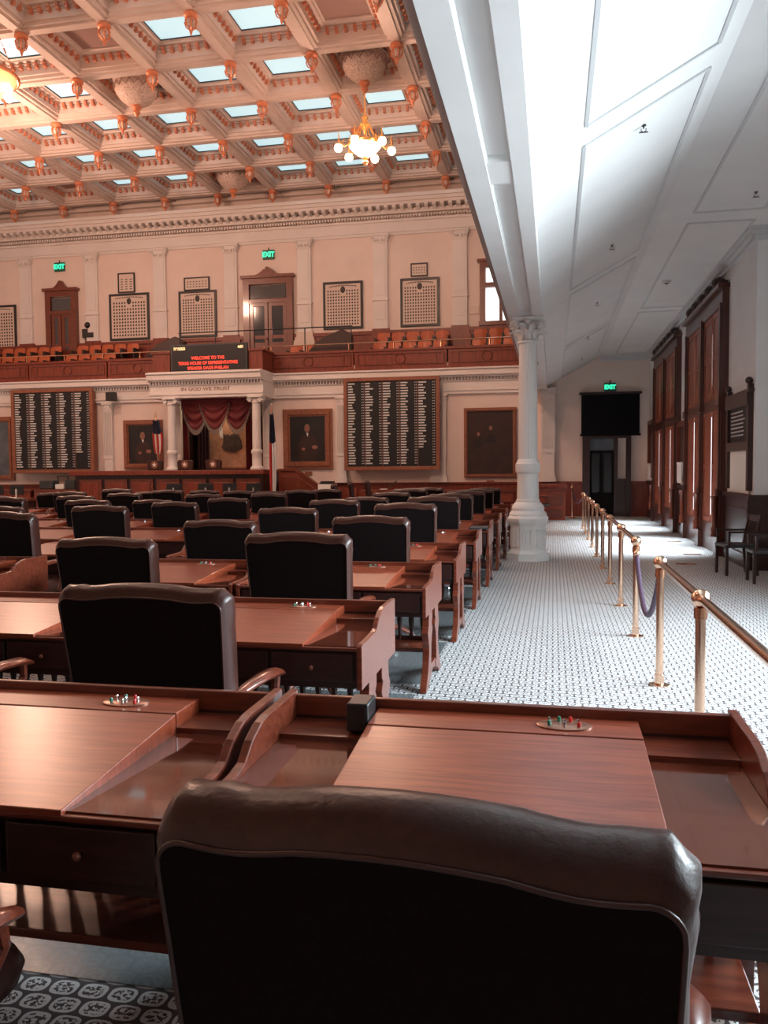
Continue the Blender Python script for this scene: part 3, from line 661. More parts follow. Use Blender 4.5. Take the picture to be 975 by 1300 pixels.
point('case_lamp',(-11.9,28.3,3.9),25,(1,.75,.5),.1)
# dark red side drape behind
tag(MB().grid(lambda u,v:(-12.95+.5*u,28.7+.06*math.sin(u*PI*8),4.2-2.7*v),32,2).build('side_curtain','drape_dark',ang=80),'dark curtain hanging on the left side inside the alcove','curtain')

# flags
def flag(label,x,y,z0,z1,bands,wd=.26,lean=0):
    t=thing('flag_on_pole',label,'flag',(x,y,0))
    MB().tube([(0,0,z0),(lean,0,z1)],.022,8).build('pole','brass_dark',t); MB().prism([(-.04,0),(0,-.02),(.04,0),(0,.2)],'y',-.01,.01).build('finial','brass',t,loc=(lean,0,z1))
    MB().lathe([(.2,0),(.18,.05),(.05,.09),(.03,.2)],cz=z0,n=16).build('base','brass_dark',t)
    for (u0,u1,v0,v1,m_) in bands:
        def fn(u,v):
            uu=u0+(u1-u0)*u; vv=v0+(v1-v0)*v; spread=.35+.65*math.sin(PI*min(.92,vv*.75+.08)); return (lean*(1-vv)+(uu-.35)*wd*2*spread,-.05-.05*math.sin(uu*PI*5),z1-.1-(z1-z0-.75)*vv-.25*uu*(1-uu))
        MB().grid(fn,10,12).build('cloth',m_,t,ang=80)
flag('drooping red, white and blue state flag right of the portico',-9.08,26.0,0,3.62,[(0,1,0,.33,'flag_blue'),(.38,1,.33,.97,'flag_white'),(0,.38,.33,1,'flag_red')],.12,.0)
flag('drooping striped flag on a pole left of the alcove',-14.12,27.9,1.665,3.62,[(0,1,0,.4,'flag_blue')]+[(k/5,(k+1)/5,.4,1,'flag_red' if k%2==0 else 'flag_white') for k in range(5)],.2,-.06)

# ---------------------------------------------------------------- dais
t=thing('speaker_dais','long raised mahogany dais bench with overhanging top in front of portico','bench',(0,0,0))
m_=MB(); m_.box(-16.6,-9.6,26.5,28.4,0,1.5); m_.build('body','mahogany_dark',t,ang=0)
B(-16.72,-9.5,26.3,28.42,1.5,1.66).build('top','panel_wood',t,bevel=.02)
for k in range(7):
    x=-16.4+k*.98; f=MB(); f.box(x,x+.85,26.44,26.5,.2,1.36); f.build('front_panel','mahogany',t,ang=0); f=MB(); f.box(x+.12,x+.73,26.41,26.44,.32,1.24); f.build('raised_field','panel_wood',t,bevel=.015)
for i,(x,lab) in enumerate(((-13.8,'left'),(-12.65,'middle'),(-11.6,'right'))):
    c=thing('high_back_chair','leather chair with round star seal behind the dais, %s'%['beside the striped flag','middle one of three','nearest the framed cloth'][i],'chair',(x,27.0,1.66),0,'chairs with round seals')
    MB().prism([(-.27,0),(.27,0),(.30,.3),(.24,.36),(-.24,.36),(-.30,.3)],'y',0,.12).build('backrest','leather',c,bevel=.02)
    MB().lathe([(.13,0),(.13,.02)],n=20).build('seal','gold_frame',c,loc=(0,0,.2)).rotation_euler=(PI/2,0,0)
    s_=MB(); P5=[]
    for k in range(10): r=.09 if k%2==0 else .04; P5.append((r*math.sin(k*PI/5),.2+r*math.cos(k*PI/5)))
    s_.prism(P5,'y',-.03,-.02).build('star','paper',c,ang=0)
# lower clerks' counter with monitors
t=thing('clerk_counter','low mahogany clerks counter in front of the dais','counter',(0,0,0))
B(-13.6,-8.7,24.2,24.9,.72,.8).build('counter_top','mahogany',t,bevel=.01); B(-13.5,-8.8,24.3,24.8,0,.72).build('counter_body','mahogany_dark',t,ang=0)
t=thing('clerk_counter','low mahogany counter below the left voting board','counter',(0,0,0))
B(-19.6,-16.9,24.2,24.9,.70,.78).build('counter_top','mahogany',t,bevel=.01); B(-19.5,-17.0,24.3,24.8,0,.70).build('counter_body','mahogany_dark',t,ang=0)
for i,(x,z,wd) in enumerate(((-11.9,.8,.5),(-10.8,.8,.52),(-10.0,.8,.46),(-9.2,.8,.5),(-18.3,.78,.5),(-17.55,.78,.5))):
    m0=thing('computer_monitor',['black monitor at the left end of the clerks counter','black monitor, second along the clerks counter','black monitor, third along the clerks counter','black monitor at the right end of the clerks counter','left black monitor below the left voting board','right black monitor below the left voting board'][i],'monitor',(x,24.55,z))
    B(-wd/2,wd/2,-.02,.02,.1,.44).build('screen_back','black_plastic',m0,bevel=.01); B(-.03,.03,-.04,-.02,.0,.3).build('stand','chrome',m0,ang=0); B(-.12,.12,-.08,.08,0,.015).build('foot','black_plastic',m0,ang=0)
# stair panel to the dais
t=thing('stair_balustrade','sloping mahogany stair side panel right of the dais','stair panel',(0,0,0))
MB().prism([(-9.42,0),(-6.6,0),(-6.6,1.0),(-7.85,1.0),(-8.8,1.6),(-9.42,1.6)],'y',27.6,27.72).build('side_panel','panel_wood',t,bevel=.01)
MB().prism([(-9.42,1.6),(-8.8,1.6),(-7.85,1.0),(-7.85,1.06),(-8.78,1.68),(-9.42,1.68)],'y',27.55,27.77).build('handrail','mahogany',t,ang=0)
MB().prism([(-9.25,.3),(-7.9,.3),(-7.9,.85),(-8.75,1.42),(-9.25,1.42)],'y',27.57,27.6).build('raised_field','mahogany',t,bevel=.01)
t=thing('printer','white box printer with dark top on the counter right of stair panel','printer',(-7.45,26.9,0)); B(-.3,.3,-.25,.25,.0,.78).build('cabinet_body','mahogany_dark',t,ang=0); B(-.27,.27,-.25,.25,.78,1.15).build('housing','paper',t,bevel=.02); B(-.2,.2,-.2,.2,1.15,1.25).build('paper_tray','black_plastic',t,bevel=.01)
t=thing('printer','dark grey office equipment box below the left voting board','printer',(-17.9,27.6,0)); B(-.9,.8,-.3,.3,0,1.0).build('cabinet_body','mahogany',t,ang=0); B(-.75,-.2,-.2,.25,1.0,1.32).build('housing','dark_grey',t,bevel=.03); B(-.1,.25,-.2,.2,1.0,1.18).build('scanner','paper',t,bevel=.02); B(.3,.7,-.2,.2,1.0,1.35).build('side_unit','dark_grey',t,bevel=.02)
f=MB()
for a,b,c,d in ((-.12,-.08,1.18,1.5),(.28,.32,1.18,1.5),(-.12,.32,1.46,1.5)): f.box(a,b,-.02,.02,c,d)
f.build('display_frame','dark_grey',t,ang=0)
# wooden counters in front of back wainscot
t=thing('wood_counter','long low mahogany counter under the right voting board','counter',(0,0,0)); B(-6.4,-1.2,27.3,27.9,.85,.93).build('counter_top','mahogany',t,bevel=.01); B(-6.3,-1.3,27.35,27.85,0,.85).build('counter_body','panel_wood',t,ang=0)
t=thing('wood_counter','low mahogany counter left of the dais','counter',(0,0,0)); B(-23,-18.9,27.3,27.9,.92,1.0).build('counter_top','mahogany',t,bevel=.01); B(-22.9,-19,27.35,27.85,0,.92).build('counter_body','panel_wood',t,ang=0)
t=thing('document_camera','small dark microphone and white paper on the right counter','microphone',(-5.5,27.5,.945)); MB().tube([(0,0,0),(.15,0,.18),(.32,0,.3)],.02,6).build('gooseneck','black_plastic',t); B(-.25,-.02,-.1,.1,0,.03).build('base','paper',t,ang=0)
# red desk at aisle end
t=thing('wooden_lectern_desk','panelled reddish wooden desk beyond the white column','desk',(.08,26.6,0))
B(-.58,.36,-.35,.35,1.0,1.13).build('top','panel_wood',t,bevel=.02); B(-.52,.3,-.3,.3,0,.9).build('body','mahogany_top',t,ang=0); B(-.55,.33,-.33,.33,.9,1.0).build('top_moulding','mahogany',t,bevel=.01)
B(-.3,.22,-.32,-.3,.45,.8).build('front_panel','mahogany',t,bevel=.01); B(-.3,.22,-.32,-.3,.08,.36).build('lower_panel','mahogany',t,bevel=.01)

# ---------------------------------------------------------------- doorway at the aisle end
t=sroot('door_3'); f=MB()
f.box(.96,1.2,YB-.12,YB+.2,0,2.75); f.box(1.98,2.1,YB-.12,YB+.2,0,2.75); f.box(2.36,2.52,YB-.12,YB+.2,0,2.75); f.box(.96,2.52,YB-.12,YB+.2,2.6,2.8); f.box(2.1,2.36,YB-.08,YB+.1,0,1.25)
f.build('door_frame','mahogany_dark',t,ang=0)
for a,b in ((1.2,1.588),(1.592,1.98)):
    d=MB(); d.box(a,a+.07,YB+.02,YB+.07,0,2.2); d.box(b-.07,b,YB+.02,YB+.07,0,2.2); d.box(a,b,YB+.02,YB+.07,2.1,2.2); d.box(a,b,YB+.02,YB+.07,0,.8); lf=d.build('door_leaf','black_cloth',t,ang=0)  # leaves and panes blackened, the doorway's darkness put into their colour
    B(a+.07,b-.07,YB+.04,YB+.05,.8,2.1).build('glass_pane','door_glass',lf,ang=0)
B(1.2,1.98,YB+.04,YB+.06,2.2,2.6).build('transom_pane','oil_blue',t,ang=0); B(2.1,2.36,YB,YB+.05,1.25,2.62).build('sidelight','poster',t,ang=0)
t=thing('dark_valance','black fabric valance box over the doorway at the aisle end','valance',(1.85,YB,0))
B(-.93,.93,-.14,-.02,2.75,4.05).build('cloth_panel','black_cloth',t,ang=0); B(-1.0,1.0,-.2,-.0,4.05,4.12).build('top_board','mahogany_dark',t,ang=0); B(-.97,.97,-.16,-.02,2.68,2.75).build('bottom_hem','black_cloth',t,ang=0)

# ---------------------------------------------------------------- tall windows on the right wall
def rwin(n,y0,y1):
    t=sroot('window_%d'%(n)); ym=(y0+y1)/2; X=3.1; D=.12
    f=MB()
    for a,b in ((y0,y0+.24),(ym-.15,ym+.15),(y1-.24,y1)):
        f.box(X-D,X+.05,a,b,0,4.75); f.box(X-D-.03,X+.05,a+.06,b-.06,.4,4.6); f.box(X-D-.06,X+.05,a-.02,b+.02,0,.35); f.box(X-D-.05,X+.05,a-.02,b+.02,1.1,1.22); f.box(X-D-.05,X+.05,a-.02,b+.02,2.75,2.9)
    f.box(X-D,X+.05,y0,y1,4.55,4.85); f.box(X-D-.08,X+.05,y0-.05,y1+.05,4.85,4.93)
    f.build('window_frame','window_wood',t,ang=0)
    cr=MB(); k=0; y=y0+.1
    while y<y1:
        h=.09+.10*(k%4==2); cr.sphere((X-D+.02,y,4.93+h*.5),h*.66,8,6); cr.box(X-D,X-.02,y-.05,y+.05,4.92,4.96+h*.4); y+=.19; k+=1
    cr.build('carved_crest','mahogany_dark',t)
    for a,b in ((y0+.24,ym-.15),(ym+.15,y1-.24)):
        mid=(a+b)/2
        for z0,z1,g in ((2.92,4.55,.03),(.55,2.72,.055)):
            for p,q in ((a,mid-g),(mid+g,b)):
                sh=MB(); zm=(z0+z1)/2; xs=(X-.09,X-.04)
                sh.box(*xs,p,p+.08,z0,z1); sh.box(*xs,q-.08,q,z0,z1)
                for za,zb in ((z0,z0+.1),(zm-.05,zm+.05),(z1-.1,z1)): sh.box(*xs,p,q,za,zb)
                leaf=sh.build('shutter','shutter_wood',t,ang=0)
                for za,zb in ((z0+.1,zm-.05),(zm+.05,z1-.1)):
                    lv=MB().box(X-.075,X-.055,p+.08,q-.08,za,zb); lv.box(X-.085,X-.075,p+.12,q-.12,za+.06,zb-.06); lv.build('shutter_panel','shutter_wood',leaf,ang=0)
        B(X-.082,X-.05,mid-.052,mid+.052,.7,2.6).build('sash_light','daylight_pane',t,ang=0); B(X-.082,X-.05,mid-.022,mid+.022,3.2,4.2).build('sash_light','daylight_pane',t,ang=0)
        B(X-.02,X,a,b,.55,2.72).build('pane','daylight_pane',t,ang=0)
        B(X-.02,X,a,b,2.92,4.55).build('pane','shutter_back_pane',t,ang=0)
        m_=MB(); m_.box(X-.1,X,a,b,0,.55); m_.box(X-.1,X,a,b,2.7,2.92); m_.build('sash','window_wood',t,ang=0)
    for yy in (y0+.12,ym,y1-.12):
        MB().lathe([(.075,.35),(.055,.42),(.07,.5),(.042,.55),(.046,1.0),(.065,1.04),(.075,1.1)],cx=X-D-.07,cy=yy,n=12).build('half_column','mahogany',t)
rwin(7,15.95,20.15); rwin(8,21.55,26.35)
# framed boards on the right wall between
t=thing('notice_board','black letter board in a carved wooden frame over a white panel on right wall','notice board',(3.1,14.85,0))
f=MB(); f.box(-.08,0,-.85,-.73,1.25,2.95); f.box(-.08,0,.73,.85,1.25,2.95); f.box(-.1,0,-.85,.85,2.62,2.82); f.box(-.08,0,-.85,.85,1.9,2.05); f.box(-.09,0,-.9,.9,2.82,2.87); f.build('frame','mahogany_dark',t,ang=0)
B(-.04,0,-.72,.72,2.05,2.62).build('letter_board','screen_black',t,ang=0); B(-.03,0,-.72,.72,1.2,1.9).build('white_panel','paper',t,ang=0)
m_=MB()
for r in range(7):
    y=.6
    while y>-.3: L=.06+.1*random.random(); m_.box(-.045,-.04,y-L,y,2.54-r*.065,2.56-r*.065); y-=L+.04
m_.build('white_letters','white_plate',t,ang=0,kind='stuff')
for sy in (-.79,.79): MB().sphere((-.06,sy,3.0),.06,8,6).build('finial','mahogany_dark',t)
for lab,y,z0,z1 in (('tall narrow framed board between the two window groups on right wall',20.85,1.3,2.72),('tall narrow framed board beyond the far window group on right wall',27.3,1.3,3.1)):
    t=thing('notice_board',lab,'notice board',(3.1,y,0)); f=MB()
    for a,b,c,d in ((-.6,-.48,z0,z1),(.48,.6,z0,z1),(-.6,.6,z1-.12,z1),(-.6,.6,z0,z0+.1)): f.box(-.12,0,a,b,c,d)
    f.build('frame','mahogany',t,ang=0); B(-.05,0,-.48,.48,z0+.1,z1-.12).build('board_face','oil_brown',t,ang=0)
    B(-.14,-.06,-.35,.35,z0-.05,z0+.45).build('paper_notice','paper',t,ang=0)

# dark wooden chairs by the jog
def side_chair(x,y,rz,lab):
    t=thing('wooden_side_chair',lab,'chair',(x,y,0),rz)
    B(-.24,.24,-.23,.23,.42,.47).build('seat','white_plate' if 0 else 'dark_grey',t,bevel=.015)
    for a in(-.21,.21):
        MB().bar((a,-.2,0),(a,-.2,.42),.04,.04).build('leg','mahogany_dark',t,ang=0); MB().bar((a,.25,0),(a,.2,.42),.04,.04).build('leg','mahogany_dark',t,ang=0)
    b=MB(); b.bar((-.21,.2,.42),(-.22,.3,.92),.04,.04); b.bar((.21,.2,.42),(.22,.3,.92),.04,.04); b.bar((-.23,.29,.86),(.23,.29,.86),.03,.1)
    for k in range(5): b.bar((-.14+.07*k,.21,.47),(-.14+.07*k,.29,.84),.02,.015)
    b.build('backrest','mahogany_dark',t,ang=0)
    for s_ in(-1,1):
        a_=MB(); a_.bar((s_*.25,.24,.66),(s_*.25,-.2,.66),.04,.03); a_.bar((s_*.23,-.18,.45),(s_*.25,-.18,.66),.03,.03); a_.build('armrest','mahogany_dark',t,ang=0)
side_chair(2.72,13.35,-PI/2*.9,'dark wooden armchair below the letter board, nearest the windows')
side_chair(2.95,12.45,-PI/2,'dark wooden armchair at the right picture edge')
side_chair(3.75,13.35,0,'dark wooden armchair against the wainscot behind the others')
for x,y in ((2.2,14.6),(2.55,16.2),(2.6,19.0)): tag(B(x-.16,x+.16,y-.08,y+.08,.0,.006).build('floor_outlet','brass_dark',ang=0),{14.6:'oval floor outlet cover on the carpet nearest the armchairs',16.2:'floor outlet cover beside the near window group',19.0:'floor outlet cover beside the middle of the near window group'}[y],'floor outlet')

# ---------------------------------------------------------------- brass rail along the aisle
RX=.79; RZ=.93
PY=[2.9,4.72,6.45,8.3,10.1,12.0,13.8,15.6,17.4,19.2,21.0,22.8]
def rail(label,ys_):
    t=thing('brass_railing',label,'railing',(RX,0,0))
    for i,y in enumerate(ys_):
        p=MB().lathe([(.028,.0),(.028,RZ-.06)],cy=y,n=16); p.build('post','brass',t)
        MB().lathe([(.075,0),(.075,.008),(.05,.016),(.036,.02),(.036,.08),(.030,.085)],cy=y,n=18).build('post_foot','brass',t)
        MB().sphere((0,y,RZ),.052,18,12).build('ball_joint','brass',t)
        MB().lathe([(.036,-.11),(.036,-.05)],cy=y,cz=RZ,n=16).build('collar','brass_dark',t)
    for a,b in zip(ys_,ys_[1:]): MB().tube([(0,a,RZ),(0,b,RZ)],.026,16).build('top_rail','brass',t)
rail('polished brass railing, near section, running out of the right picture edge',PY[:3]); rail('polished brass railing, long far section along the aisle',PY[3:])
t=thing('velvet_rope','dark purple velvet rope closing the gap in the brass railing','rope',(RX,0,0))
a,b=PY[3]-.07,PY[2]+.07; MB().tube([(.0,a+(b-a)*u,.80-.42*math.sin(PI*u)**.9) for u in [i/18 for i in range(19)]],.022,10).build('rope','velvet',t)
for y,z in((a-.02,.82),(b+.02,.82)): MB().sphere((0,y,z),.03,10,8).build('hook_end','brass',t)
for i,(x,y) in enumerate(((.60,27.3),)):
    t=thing('rope_stanchion','thin brass stanchion post beside the reddish desk','stanchion',(x,y,0))
    MB().lathe([(.16,0),(.15,.02),(.03,.05),(.022,.06),(.022,.95),(.04,.97),(.04,1.02),(.015,1.05),(.035,1.09),(.01,1.12)],n=16).build('post','brass',t)
    MB().tube([(0,0,.95),(.06,-.5,.68),(.12,-1.2,.55),(.17,-2.2,.62),(.19,-4.4,.85)],.02,8).build('rope','velvet',t)

# ================================================================== COFFERED CEILING
cl=sroot('ceiling_chamber')
PX,PYc=2.2,2.4; GX0=-1.64; GY0=30.4; ZB=12.28
NX,NY=10,9
B(-24,.4,-5,31,13.35,13.5).build('roof_slab','coffer_copper',cl,ang=0)
for k in range(NX+1):
    x=GX0-PX*k; y0=GY0-PYc*NY
    m_=MB(); m_.box(x-.20,x+.20,y0,31,ZB,ZB+.4); m_.box(x-.27,x+.27,y0,31,ZB+.08,ZB+.4); m_.box(x-.11,x+.11,y0,31,ZB-.05,ZB); m_.build('beam','coffer_paint',cl,ang=0)
for j in range(NY+1):
    y=GY0-PYc*j; m_=MB(); m_.box(-24,.4,y-.2,y+.2,ZB+.002,ZB+.4); m_.box(-24,.4,y-.27,y+.27,ZB+.082,ZB+.4); m_.box(-24,.4,y-.11,y+.11,ZB-.048,ZB+.002); m_.build('cross_beam','coffer_paint',cl,ang=0)
B(-24,.4,-5,GY0-PYc*NY-.2,12.6,12.7).build('plain_ceiling','coffer_paint',cl,ang=0)
B(-1.36,.4,-5,31,12.2,12.9).build('edge_beam','coffer_paint',cl,ang=0)
# one coffer: stepped funnel
hx,hy=PX/2-.27,PYc/2-.27
def funnel(steps):
    vs=[];fs=[]
    for (dx,z) in steps:
        for sx,sy in((-1,-1),(1,-1),(1,1),(-1,1)): vs.append((sx*(hx-dx),sy*(hy-dx),z))
    for i in range(len(steps)-1):
        for k in range(4): k2=(k+1)%4; fs.append((i*4+k,i*4+k2,(i+1)*4+k2,(i+1)*4+k))
    return vs,fs
vs,fs=funnel([(0,ZB+.08),(0,ZB+.26),(.03,ZB+.27),(.03,ZB+.31),(.08,ZB+.32),(.08,ZB+.36),(.17,ZB+.37),(.19,ZB+.41),(.24,ZB+.42),(.24,ZB+.50)])
cf=MB().add(vs,fs)
brk=MB()
def brackets(mb):
    for s_ in(-1,1):
        for k in range(6):
            x=-hx+.12+(2*hx-.24)*(k+.5)/6; y=s_*(hy-.05); mb.box(x-.035,x+.035,y-.07,y+.05,ZB+.21,ZB+.33)
            mb.box(x-.035,x+.035,y-.10*1,y+.05,ZB+.29,ZB+.34)
        for k in range(7):
            y=-hy+.12+(2*hy-.24)*(k+.5)/7; x=s_*(hx-.05); mb.box(x-.07,x+.05,y-.035,y+.035,ZB+.21,ZB+.33); mb.box(x-.10,x+.05,y-.035,y+.035,ZB+.29,ZB+.34)
brackets(brk)
CF=cf.build('coffer_frame','coffer_paint',cl,ang=0); BR=brk.build('bracket_row','coffer_copper',CF,ang=0); BR['kind']='stuff'
PN=B(-hx+.22,hx-.22,-hy+.22,hy-.22,ZB+.46,ZB+.48).build('skylight_pane','laylight',cl,ang=0)
FR=MB()
for a,b,c,d in ((-hx+.24,-hx+.26,-hy+.24,hy-.24),(hx-.26,hx-.24,-hy+.24,hy-.24),(-hx+.24,hx-.24,-hy+.24,-hy+.26),(-hx+.24,hx-.24,hy-.26,hy-.24)): FR.box(a,b,c,d,ZB+.43,ZB+.455)
FRo=FR.build('pane_frame','dark_frame',PN,ang=0)
PD=B(-hx+.22,hx-.22,-hy+.22,hy-.22,ZB+.46,ZB+.48).build('closed_panel','copper_panel',cl,ang=0)
domes={(4,0),(1,3),(4,3),(7,0),(7,3)}; closed={(4,4),(1,4),(7,4)}
first=True; firstd=True
for k in range(NX):
    for j in range(NY):
        x=GX0-PX*(k+.5); y=GY0-PYc*(j+.5)
        if first: CF.location=(x,y,0)
        else:
            c=CF.copy(); COL.objects.link(c); c.location=(x,y,0); b=BR.copy(); COL.objects.link(b); b.parent=c
        if (k,j) in domes or (k,j) in closed:
            if firstd: PD.location=(x,y,0); firstd=False
            else: c=PD.copy(); COL.objects.link(c); c.location=(x,y,0)
        elif first or True:
            if first: PN.location=(x,y,0); first=False
            else:
                c=PN.copy(); COL.objects.link(c); c.location=(x,y,0); d=FRo.copy(); COL.objects.link(d); d.parent=c
        first=False
# copper lamp pendants at each crossing
pend=empty('lamp_pendant')
MB().lathe([(.13,0),(.16,-.03),(.16,-.09),(.13,-.12),(.09,-.14)],n=14).build('cap','copper',pend)
MB().lathe([(.075,-.13),(.10,-.2),(.10,-.27),(.06,-.34)],n=12).build('lamp_globe','lattice',pend)
m_=MB()
for k in range(6):
    a=k*PI/3; m_.tube([(.10*math.cos(a),.10*math.sin(a),-.13),(.15*math.cos(a),.15*math.sin(a),-.22),(.12*math.cos(a),.12*math.sin(a),-.32),(.02*math.cos(a),.02*math.sin(a),-.40)],[.012,.022,.016,.012],5)
m_.lathe([(.035,-.36),(.045,-.41),(.012,-.52)],n=8); m_.build('leaf_cage','copper',pend)
fst=True
RN=['at the gallery wall','second row from the gallery wall','third row from the gallery wall','fourth row from the gallery wall','fifth row from the gallery wall','sixth row from the gallery wall','seventh row from the gallery wall','eighth row from the gallery wall']
import mathutils
for k in range(NX):
    for j in range(8):
        x=GX0-PX*k; y=GY0-PYc*j
        # skip crossings the picture never shows
        ang_=math.degrees(math.atan2(-x,y)); 
        if k==0: continue
        el=math.degrees(math.atan2(10.6,math.hypot(x,y)))
        if ang_>11.6+27.5 or el>31: continue
        c=pend if fst else copy_tree(pend); fst=False; c.location=(x,y,ZB-.05)
        tag(c,'copper ceiling pendant, %s, %s from the beam'%(RN[j],ORD[k-1]),'pendant','copper pendants on the ceiling')
# pierced plaster domes
dome=empty('ceiling_dome')
R_=.62
pf=[(R_*.98,0),(R_,-.05),(R_*.97,-.1)]+[(R_*math.cos(a)*.97,-.12-.58*math.sin(a)) for a in [i/10*PI/2*.93 for i in range(11)]]
MB().lathe(pf,n=32).build('dome_shell','lattice',dome)
m_=MB()
for k in range(16):
    a0=2*PI*k/16; pts=[]
    for i in range(7):
        a=a0+(i-3)/6*(2*PI/16); z=-.32+.16*abs((i-3)/3); r=R_*.985*math.cos(min(1.2,max(0,(-z-.12)/.58))*.9); pts.append(((r+.015)*math.cos(a),(r+.015)*math.sin(a),z))
    m_.tube(pts,.012,5)
m_.build('zigzag_band','fascia',dome)
MB().lathe([(R_*1.02,.0),(R_*1.04,-.03),(R_*1.0,-.05)],n=32).build('rim','coffer_paint',dome)
MB().lathe([(.13,-.68),(.15,-.73),(.08,-.80),(.10,-.88),(.05,-.94),(.01,-1.0)],n=14).build('finial','copper',dome)
fst=True
dl={(4,0):'pale pierced plaster dome in the coffer row next to the gallery wall',(1,3):'pale pierced plaster dome above the hanging chandelier',(4,3):'pale pierced plaster dome left of centre without a chandelier',}
for (k,j),lab in dl.items():
    c=dome if fst else copy_tree(dome); fst=False; c.location=(GX0-PX*(k+.5),GY0-PYc*(j+.5),12.62); tag(c,lab,'ceiling dome')
    MB().tube([(0,0,.0),(0,0,.14)],.05,8).build('hanger','copper',c)
# chandeliers
def chandelier(x,y,z,ztop,lab,sc=1):
    t=thing('chandelier',lab,'chandelier',(x,y,z)); t.scale=(sc,)*3
    MB().tube([(0,0,.35),(0,0,(ztop-z)/sc)],.02,8).build('rod','chandelier_brass_glow',t)
    MB().lathe([(.44,-.02),(.46,.04),(.44,.07)],n=28).build('bowl_rim','chandelier_brass_glow',t)
    MB().lathe([(.02,-.30),(.14,-.27),(.28,-.18),(.38,-.08),(.43,0)],n=28).build('glass_bowl','bowl_glow',t)
    MB().lathe([(.05,.8),(.10,.72),(.06,.66),(.10,.60),(.16,.52),(.06,.42),(.03,.3)],n=14).build('crown','chandelier_brass_glow',t)
    m_=MB()
    for k in range(10):
        a=2*PI*k/10; c,s_=math.cos(a),math.sin(a); m_.tube([(.12*c,.12*s_,.55),(.25*c,.25*s_,.28),(.36*c,.36*s_,.2),(.45*c,.45*s_,.06)],.012,5)
        m_.tube([(.45*c,.45*s_,.06),(.43*c,.43*s_,.16),(.45*c,.45*s_,.24)],[.02,.012,.003],5)
    m_.build('scroll_cage','chandelier_brass_glow',t)
    for k in range(6):
        a=2*PI*(k+.35)/6; c,s_=math.cos(a),math.sin(a)
        ar=MB().tube([(.44*c,.44*s_,.03),(.56*c,.56*s_,-.06),(.66*c,.66*s_,.04),(.72*c,.72*s_,.10),(.72*c,.72*s_,-.0)],.014,6); ar.tube([(.72*c,.72*s_,.1),(.70*c,.70*s_,.2),(.73*c,.73*s_,.34)],[.02,.02,.004],6)
        ar.tube([(.55*c,.55*s_,-.06),(.6*c,.6*s_,.1),(.56*c,.56*s_,.18)],[.012,.01,.003],5)
        ao=ar.build('arm','chandelier_brass_glow',t)
        MB().lathe([(.05,.02),(.085,-.0),(.09,-.02)],cx=.72*c,cy=.72*s_,n=12).build('shade_holder','chandelier_brass_glow',ao)
        MB().sphere((.72*c,.72*s_,-.10),.11,12,8).build('glass_globe','lamp_glow',ao)
    MB().lathe([(.05,-.28),(.09,-.32),(.05,-.38),(.08,-.44),(.02,-.52)],n=12).build('drop_finial','chandelier_brass_glow',t)
    ao=MB().tube([(.03,0,-.45),(.05,0,-.5)],.02,6).build('lower_stem','chandelier_brass_glow',t)
chandelier(-4.94,22.0,10.28,11.65,'lit brass chandelier with white globes hanging from the right-hand dome')

t=thing('chandelier','large lit brass bowl lamp on chains cut by the left picture edge','chandelier',(-12.75,17.0,10.62))
MB().tube([(.80*math.cos(2*PI*i/32),.80*math.sin(2*PI*i/32),0) for i in range(33)],.045,8,cap=False).build('bowl_rim','copper',t)
MB().lathe([(.03,-.55),(.25,-.48),(.5,-.33),(.68,-.16),(.77,0)],n=28).build('glass_bowl','amber_glow',t)
for k in range(8):
    a=2*PI*k/8+.2; MB().sphere((.62*math.cos(a),.62*math.sin(a),-.30),.10,10,8).build('glass_globe','lamp_glow',t)
for k in range(4):
    a=2*PI*k/4+.5; m_=MB()
    for i in range(14):
        u0=i/14; p=Vector((.78*math.cos(a),.78*math.sin(a),0)).lerp(Vector((0,0,2.0)),u0); q=Vector((.78*math.cos(a),.78*math.sin(a),0)).lerp(Vector((0,0,2.0)),u0+.06); m_.bar(p,q,.035 if i%2 else .012,.012 if i%2 else .035)
    m_.build('chain','copper',t,ang=0)
MB().lathe([(.06,-.54),(.09,-.6),(.02,-.72)],n=10).build('drop_finial','copper',t)
